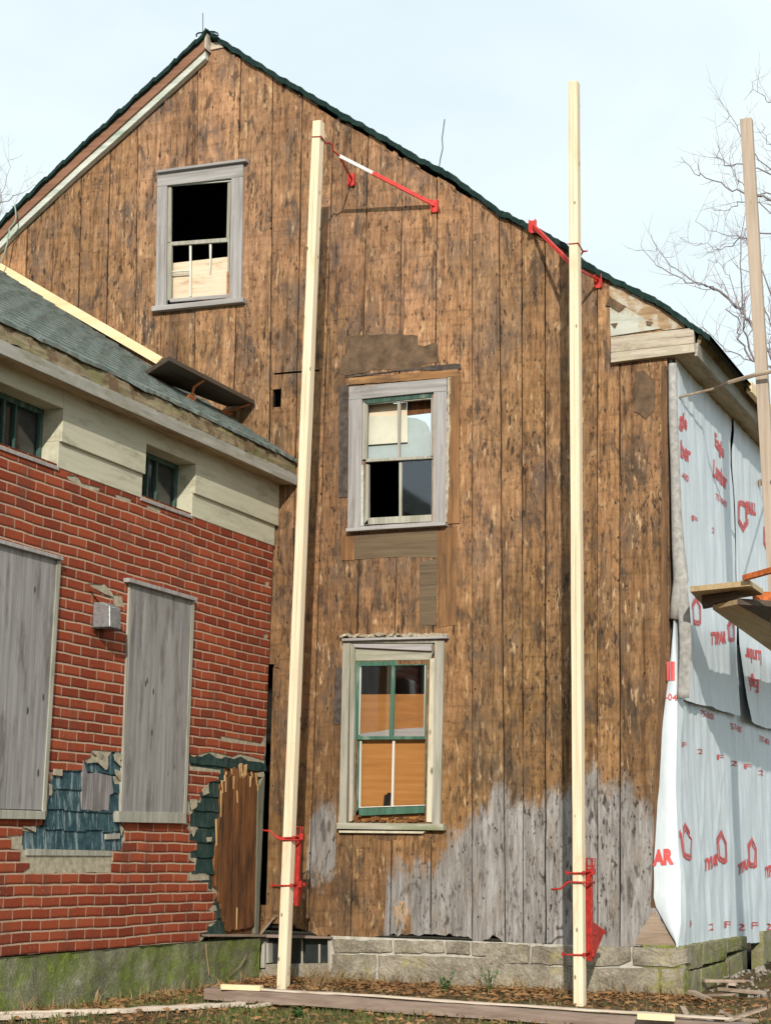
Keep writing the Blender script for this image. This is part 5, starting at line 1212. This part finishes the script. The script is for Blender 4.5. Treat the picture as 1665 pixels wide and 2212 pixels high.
def weed(p, label, n, sc, mat='weed'):
    c = gz(p, 0); r = thing('weed', label, 'plant', (c.x, c.y, ground_h(c.x, c.y)))
    rr = random.Random(int(p[0])); m_ = MB(); s_ = MB()
    for k in range(n):
        an = rr.uniform(0, 6.28); h = sc*rr.uniform(.3, 1); e = Vector((c.x+math.cos(an)*h*.45, c.y+math.sin(an)*h*.3, ground_h(c.x, c.y)+h)); b_ = Vector((c.x, c.y, ground_h(c.x, c.y)-.01))
        s_.tube([b_, (b_+e)/2+Vector((0, 0, .02)), e], .0025, 4)
        for j in range(7):
            q_ = b_+(e-b_)*rr.uniform(.35, 1.05); R_ = Matrix.Rotation(rr.uniform(0, 6.28), 3, 'Z') @ Matrix.Rotation(rr.uniform(-1, .6), 3, 'Y'); s = rr.uniform(.015, .03)
            o = len(m_.v); m_.v += [q_+R_ @ Vector((u*s, v*s, 0)) for u, v in ((0, 0), (.8, -.5), (1.8, 0), (.8, .5))]; m_.f.append((o, o+1, o+2, o+3))
    s_.build('stem', MT['weed'], r); m_.build('foliage', MT[mat], r, recalc=False)
weed(l2(1090, 1330), 'green weed at the foot of the stone foundation below the low window', 9, .16)
weed(l2(1345, 1330), 'leaning green weed against the foundation nearer the right pole', 6, .24)
weed(cz(440, 2170), 'low green tuft of grass before the plank by the left pole', 16, .08)
def stalks(p, label, n, h):
    c = gz(p, 0); r = thing('dead_weed', label, 'plant', (c.x, c.y, 0)); rr = random.Random(int(p[0])*3); m_ = MB()
    for k in range(n):
        an = rr.uniform(-2.2, .4); hh = h*rr.uniform(.5, 1.1); b_ = Vector((c.x+rr.uniform(-.08, .08), c.y+rr.uniform(-.05, .05), -.01)); e = b_+Vector((math.cos(an)*hh*.6, math.sin(an)*hh*.2, hh*rr.uniform(.5, 1)))
        m_.tube([b_, (b_+e)/2+Vector((rr.uniform(-.02, .02), 0, .015)), e], [.004, .003, .0015], 4)
    m_.build('stem', MT['straw'], r)
stalks(cz(600, 1860), 'clump of dead brown stalks under the cellar window', 26, .26)
stalks(gl(170, 470), 'dry grass stalks in front of the mossy foundation at the left edge', 12, .22)
stalks(l2(1240, 1420), 'single thin dead stalk standing before the long plank', 2, .26)
stalks(l3(300, 1500), 'dead stalks at the foundation left of the right pole', 16, .2)
# roots and vines on the wing foundation
m_ = MB(); yy = [X_(*l1(*p), XB+.06) for p in ((1180,1030),(1182,1080),(1190,1140),(1198,1210))]; m_.tube(yy, .005, 5)
tag(m_.build('dry_vine', MT['straw'], None, loc=tuple(yy[0])), 'dry pale vine hanging on the mossy foundation by the wing corner', 'plant')
m_ = MB(); yy = [X_(*l1(*p), XB+.07) for p in ((1412,1100),(1370,1165),(1300,1220),(1240,1255))]; m_.tube(yy, .003, 5)
tag(m_.build('dry_vine', MT['straw'], None, loc=tuple(yy[0])), 'thin dry vine slanting across the corner of the mossy foundation', 'plant')
m_ = MB(); yy = [G(*cz(*p), -.06) for p in ((25,1345),(90,1260),(180,1150),(230,1100))]; m_.tube(yy, [.012, .011, .009, .006], 5)
tag(m_.build('broken_stick', MT['scrap'], None, loc=tuple(yy[0])), 'broken brown stick leaning in the corner over the cellar window', 'stick')
# ================================================================== WIRES AND CORD
m_ = MB(); m_.tube([G(438.5, 72, 0), G(438.6, 50, .0), G(438.5, 28, 0)], .004, 5); tag(m_.build('lightning_rod', MT['wire'], None, loc=tuple(G(438.5, 72, 0))), 'thin upright rod standing on the ridge of the gable', 'rod')
m_ = MB(); m_.tube([G(*z2(x, y), .3) for x, y in ((228,745),(236,690),(247,640),(244,600),(250,555),(255,515))], .005, 5); tag(m_.build('wire', MT['wire'], None, loc=tuple(G(*z2(228, 745), .3))), 'crooked thin wire sticking up from the right roof slope', 'wire')
gz5 = lambda x, y: ((460+x/5.55)/1.2733, (60+y/5.55)/1.2733)
m_ = MB(); m_.tube([G(*gz5(x, y), -.1) for x, y in ((450,225),(448,190),(480,170),(540,165),(580,130),(620,125),(650,150),(720,150),(770,175),(785,210),(740,200),(700,165),(660,190),(720,235),(760,250),(720,180),(690,230))], .008, 6)
tag(m_.build('cord', MT['roofgreen'], None, loc=tuple(G(*gz5(600, 140), -.1))), 'tangled dark green cord lying over the gable peak', 'cord')
lz = lambda x, y: (x/4.423/1.2733, (400+y/4.423)/1.2733)
m_ = MB(); m_.tube([G(*lz(x, y), -.2) for x, y in ((150,740),(185,740),(195,800),(200,880),(175,950),(120,1010),(105,1100),(90,1200),(60,1310),(20,1410),(-40,1480))], .007, 6)
tag(m_.build('cord', MT['cord'], None, loc=tuple(G(*lz(185, 740), -.2))), 'pale green cord hanging over the left rake board', 'cord')
# ================================================================== BARE TREES
def tree(name, label, trunk_pts, trunk_r, branches, Yd, seed, twig_n, twig_len, dens=1.0):
    base = Vector(trunk_pts[0]); r = thing(name, label, 'tree', tuple(base)); rr = random.Random(seed)
    m_ = MB(); m_.tube(trunk_pts, trunk_r, 8); m_.build('trunk', MT['bark'], r, smooth=True)
    big, tw = MB(), MB()
    def twig(p, d, ln, rad, depth):
        n = 5; pts = [p]; q = p.copy(); dd = d.copy()
        for k in range(n):
            dd = (dd+Vector((rr.gauss(0, .13), rr.gauss(0, .13), rr.gauss(.09, .11)))).normalized(); q = q+dd*(ln/n); pts.append(q.copy())
        tw.tube(pts, [rad*(1-.8*k/n) for k in range(n+1)], 4, cap=False)
        if depth > 0:
            for j in range(rr.randint(1, 3)):
                k = rr.randint(1, n-1); side = Vector((rr.gauss(0, 1), rr.gauss(0, .8), rr.gauss(.3, .8))).normalized()
                twig(pts[k], (dd*.7+side*.75).normalized(), ln*rr.uniform(.45, .75), rad*.62, depth-1)
    for pts, r0, r1, dep in branches:
        P_ = []
        for k in range(len(pts)-1):
            for j in range(3): P_.append(pts[k].lerp(pts[k+1], j/3)+Vector((rr.gauss(0, .02), rr.gauss(0, .05), rr.gauss(0, .02))))
        P_.append(pts[-1]); n = len(P_)
        r0 *= .36; r1 *= .5
        big.tube(P_, [r0+(r1-r0)*k/(n-1) for k in range(n)], 6, cap=False)
        for k in range(1, n):
            if rr.random() < dens*.85:
                d = (P_[k]-P_[k-1]).normalized(); side = Vector((rr.gauss(0, .8), rr.gauss(0, .8), rr.gauss(.35, .7))).normalized()
                twig(P_[k], (d*.6+side*.8).normalized(), twig_len*rr.uniform(.5, 1.2), max(.0045, min(.012, (r0+(r1-r0)*k/(n-1))*.5)), dep)
    big.build('limbs', MT['bark'], r, smooth=True); tw.build('twigs', MT['twig'], r, recalc=False)
TY = 13.0
def TB(*pts): return [G(*tr(*p), TY) for p in pts]
tk = [G(1745, 1880, TY), G(1735, 1300, TY), G(1728, 900, TY), G(1722, 700, TY), G(1715, 480, TY), G(1708, 300, TY)]
tk[0].z = -.2
Bs = [(TB((1500,2480),(1350,2200),(1250,2050),(1200,1950),(1110,1820),(1000,1720),(885,1640)), .085, .04, 1), (TB((885,1640),(760,1600),(640,1560),(500,1490),(420,1420),(335,1315)), .035, .008, 1), (TB((885,1640),(715,1570),(600,1500),(470,1360),(415,1230)), .03, .007, 1),
 (TB((1560,2600),(1400,2260),(1180,2190),(1120,2100),(1090,2000),(1060,1880),(980,1800)), .06, .015, 1), (TB((1180,2190),(1130,1950),(1100,1690),(1085,1450),(1090,1330),(1120,1120)), .045, .012, 1),
 (TB((1560,1250),(1300,1220),(1165,1240),(1050,1280),(930,1335),(840,1360)), .04, .008, 1), (TB((930,1340),(840,1310),(780,1300),(630,1250)), .015, .006, 1), (TB((1540,900),(1300,930),(1140,980),(1060,1020),(980,1050),(890,1045)), .035, .007, 1),
 (TB((1560,1080),(1320,970),(1140,945),(980,860),(830,800),(740,750),(640,640)), .05, .008, 1), (TB((1550,860),(1327,765),(1115,720),(1000,690),(925,635),(920,550)), .04, .007, 1), (TB((1550,1200),(1300,1060),(1130,880),(1050,780),(1020,690),(1035,620)), .03, .007, 1),
 (TB((1540,760),(1327,740),(1200,610),(1090,465),(1040,370),(1000,290)), .035, .007, 1), (TB((1520,420),(1327,235),(1260,190),(1180,70)), .025, .007, 1), (TB((1530,600),(1327,590),(1270,480),(1250,380)), .025, .007, 1),
 (TB((1560,2300),(1380,1900),(1290,1600),(1200,1380),(1130,1250),(1050,1240),(900,1215),(750,1130)), .04, .007, 1), (TB((1570,2500),(1420,2050),(1300,1850),(1240,1700),(1180,1560),(1040,1440)), .04, .01, 1), (TB((1110,1820),(1000,1560),(960,1480),(840,1420)), .02, .007, 1),
 (TB((1180,2190),(1060,2140),(960,2090),(860,1990),(800,1900)), .03, .008, 1), (TB((1400,2260),(1330,2050),(1327,1900),(1300,1700)), .03, .01, 1)]
tree('bare_tree', 'bare leafless tree spreading behind the right roof edge and leaning pole', tk, [.26, .22, .19, .15, .10, .04], Bs, TY, 4, 6, .6, .85)
TZ = 16.0
rl = random.Random(8)
tk2 = [G(-60, 1890, TZ), G(-58, 1200, TZ), G(-50, 700, TZ), G(-40, 480, TZ)]; tk2[0].z = -.2
Bl = []
for k in range(9):
    x0 = -55; y0 = 640-k*18; x1 = rl.uniform(-20, 95); y1 = rl.uniform(350, 440)+max(0, x1-60)*-.2
    Bl.append(([G(x0, y0, TZ), G(x0+(x1-x0)*.4, y0-60, TZ+rl.uniform(-.6, .6)), G(x0+(x1-x0)*.75, (y0-60+y1)/2, TZ+rl.uniform(-.6, .6)), G(x1, y1, TZ)], .03, .006, 2))
tree('bare_tree', 'bare leafless tree showing its twigs behind the left roof slope', tk2, [.2, .16, .1, .04], Bl, TZ, 17, 5, .6, .95)
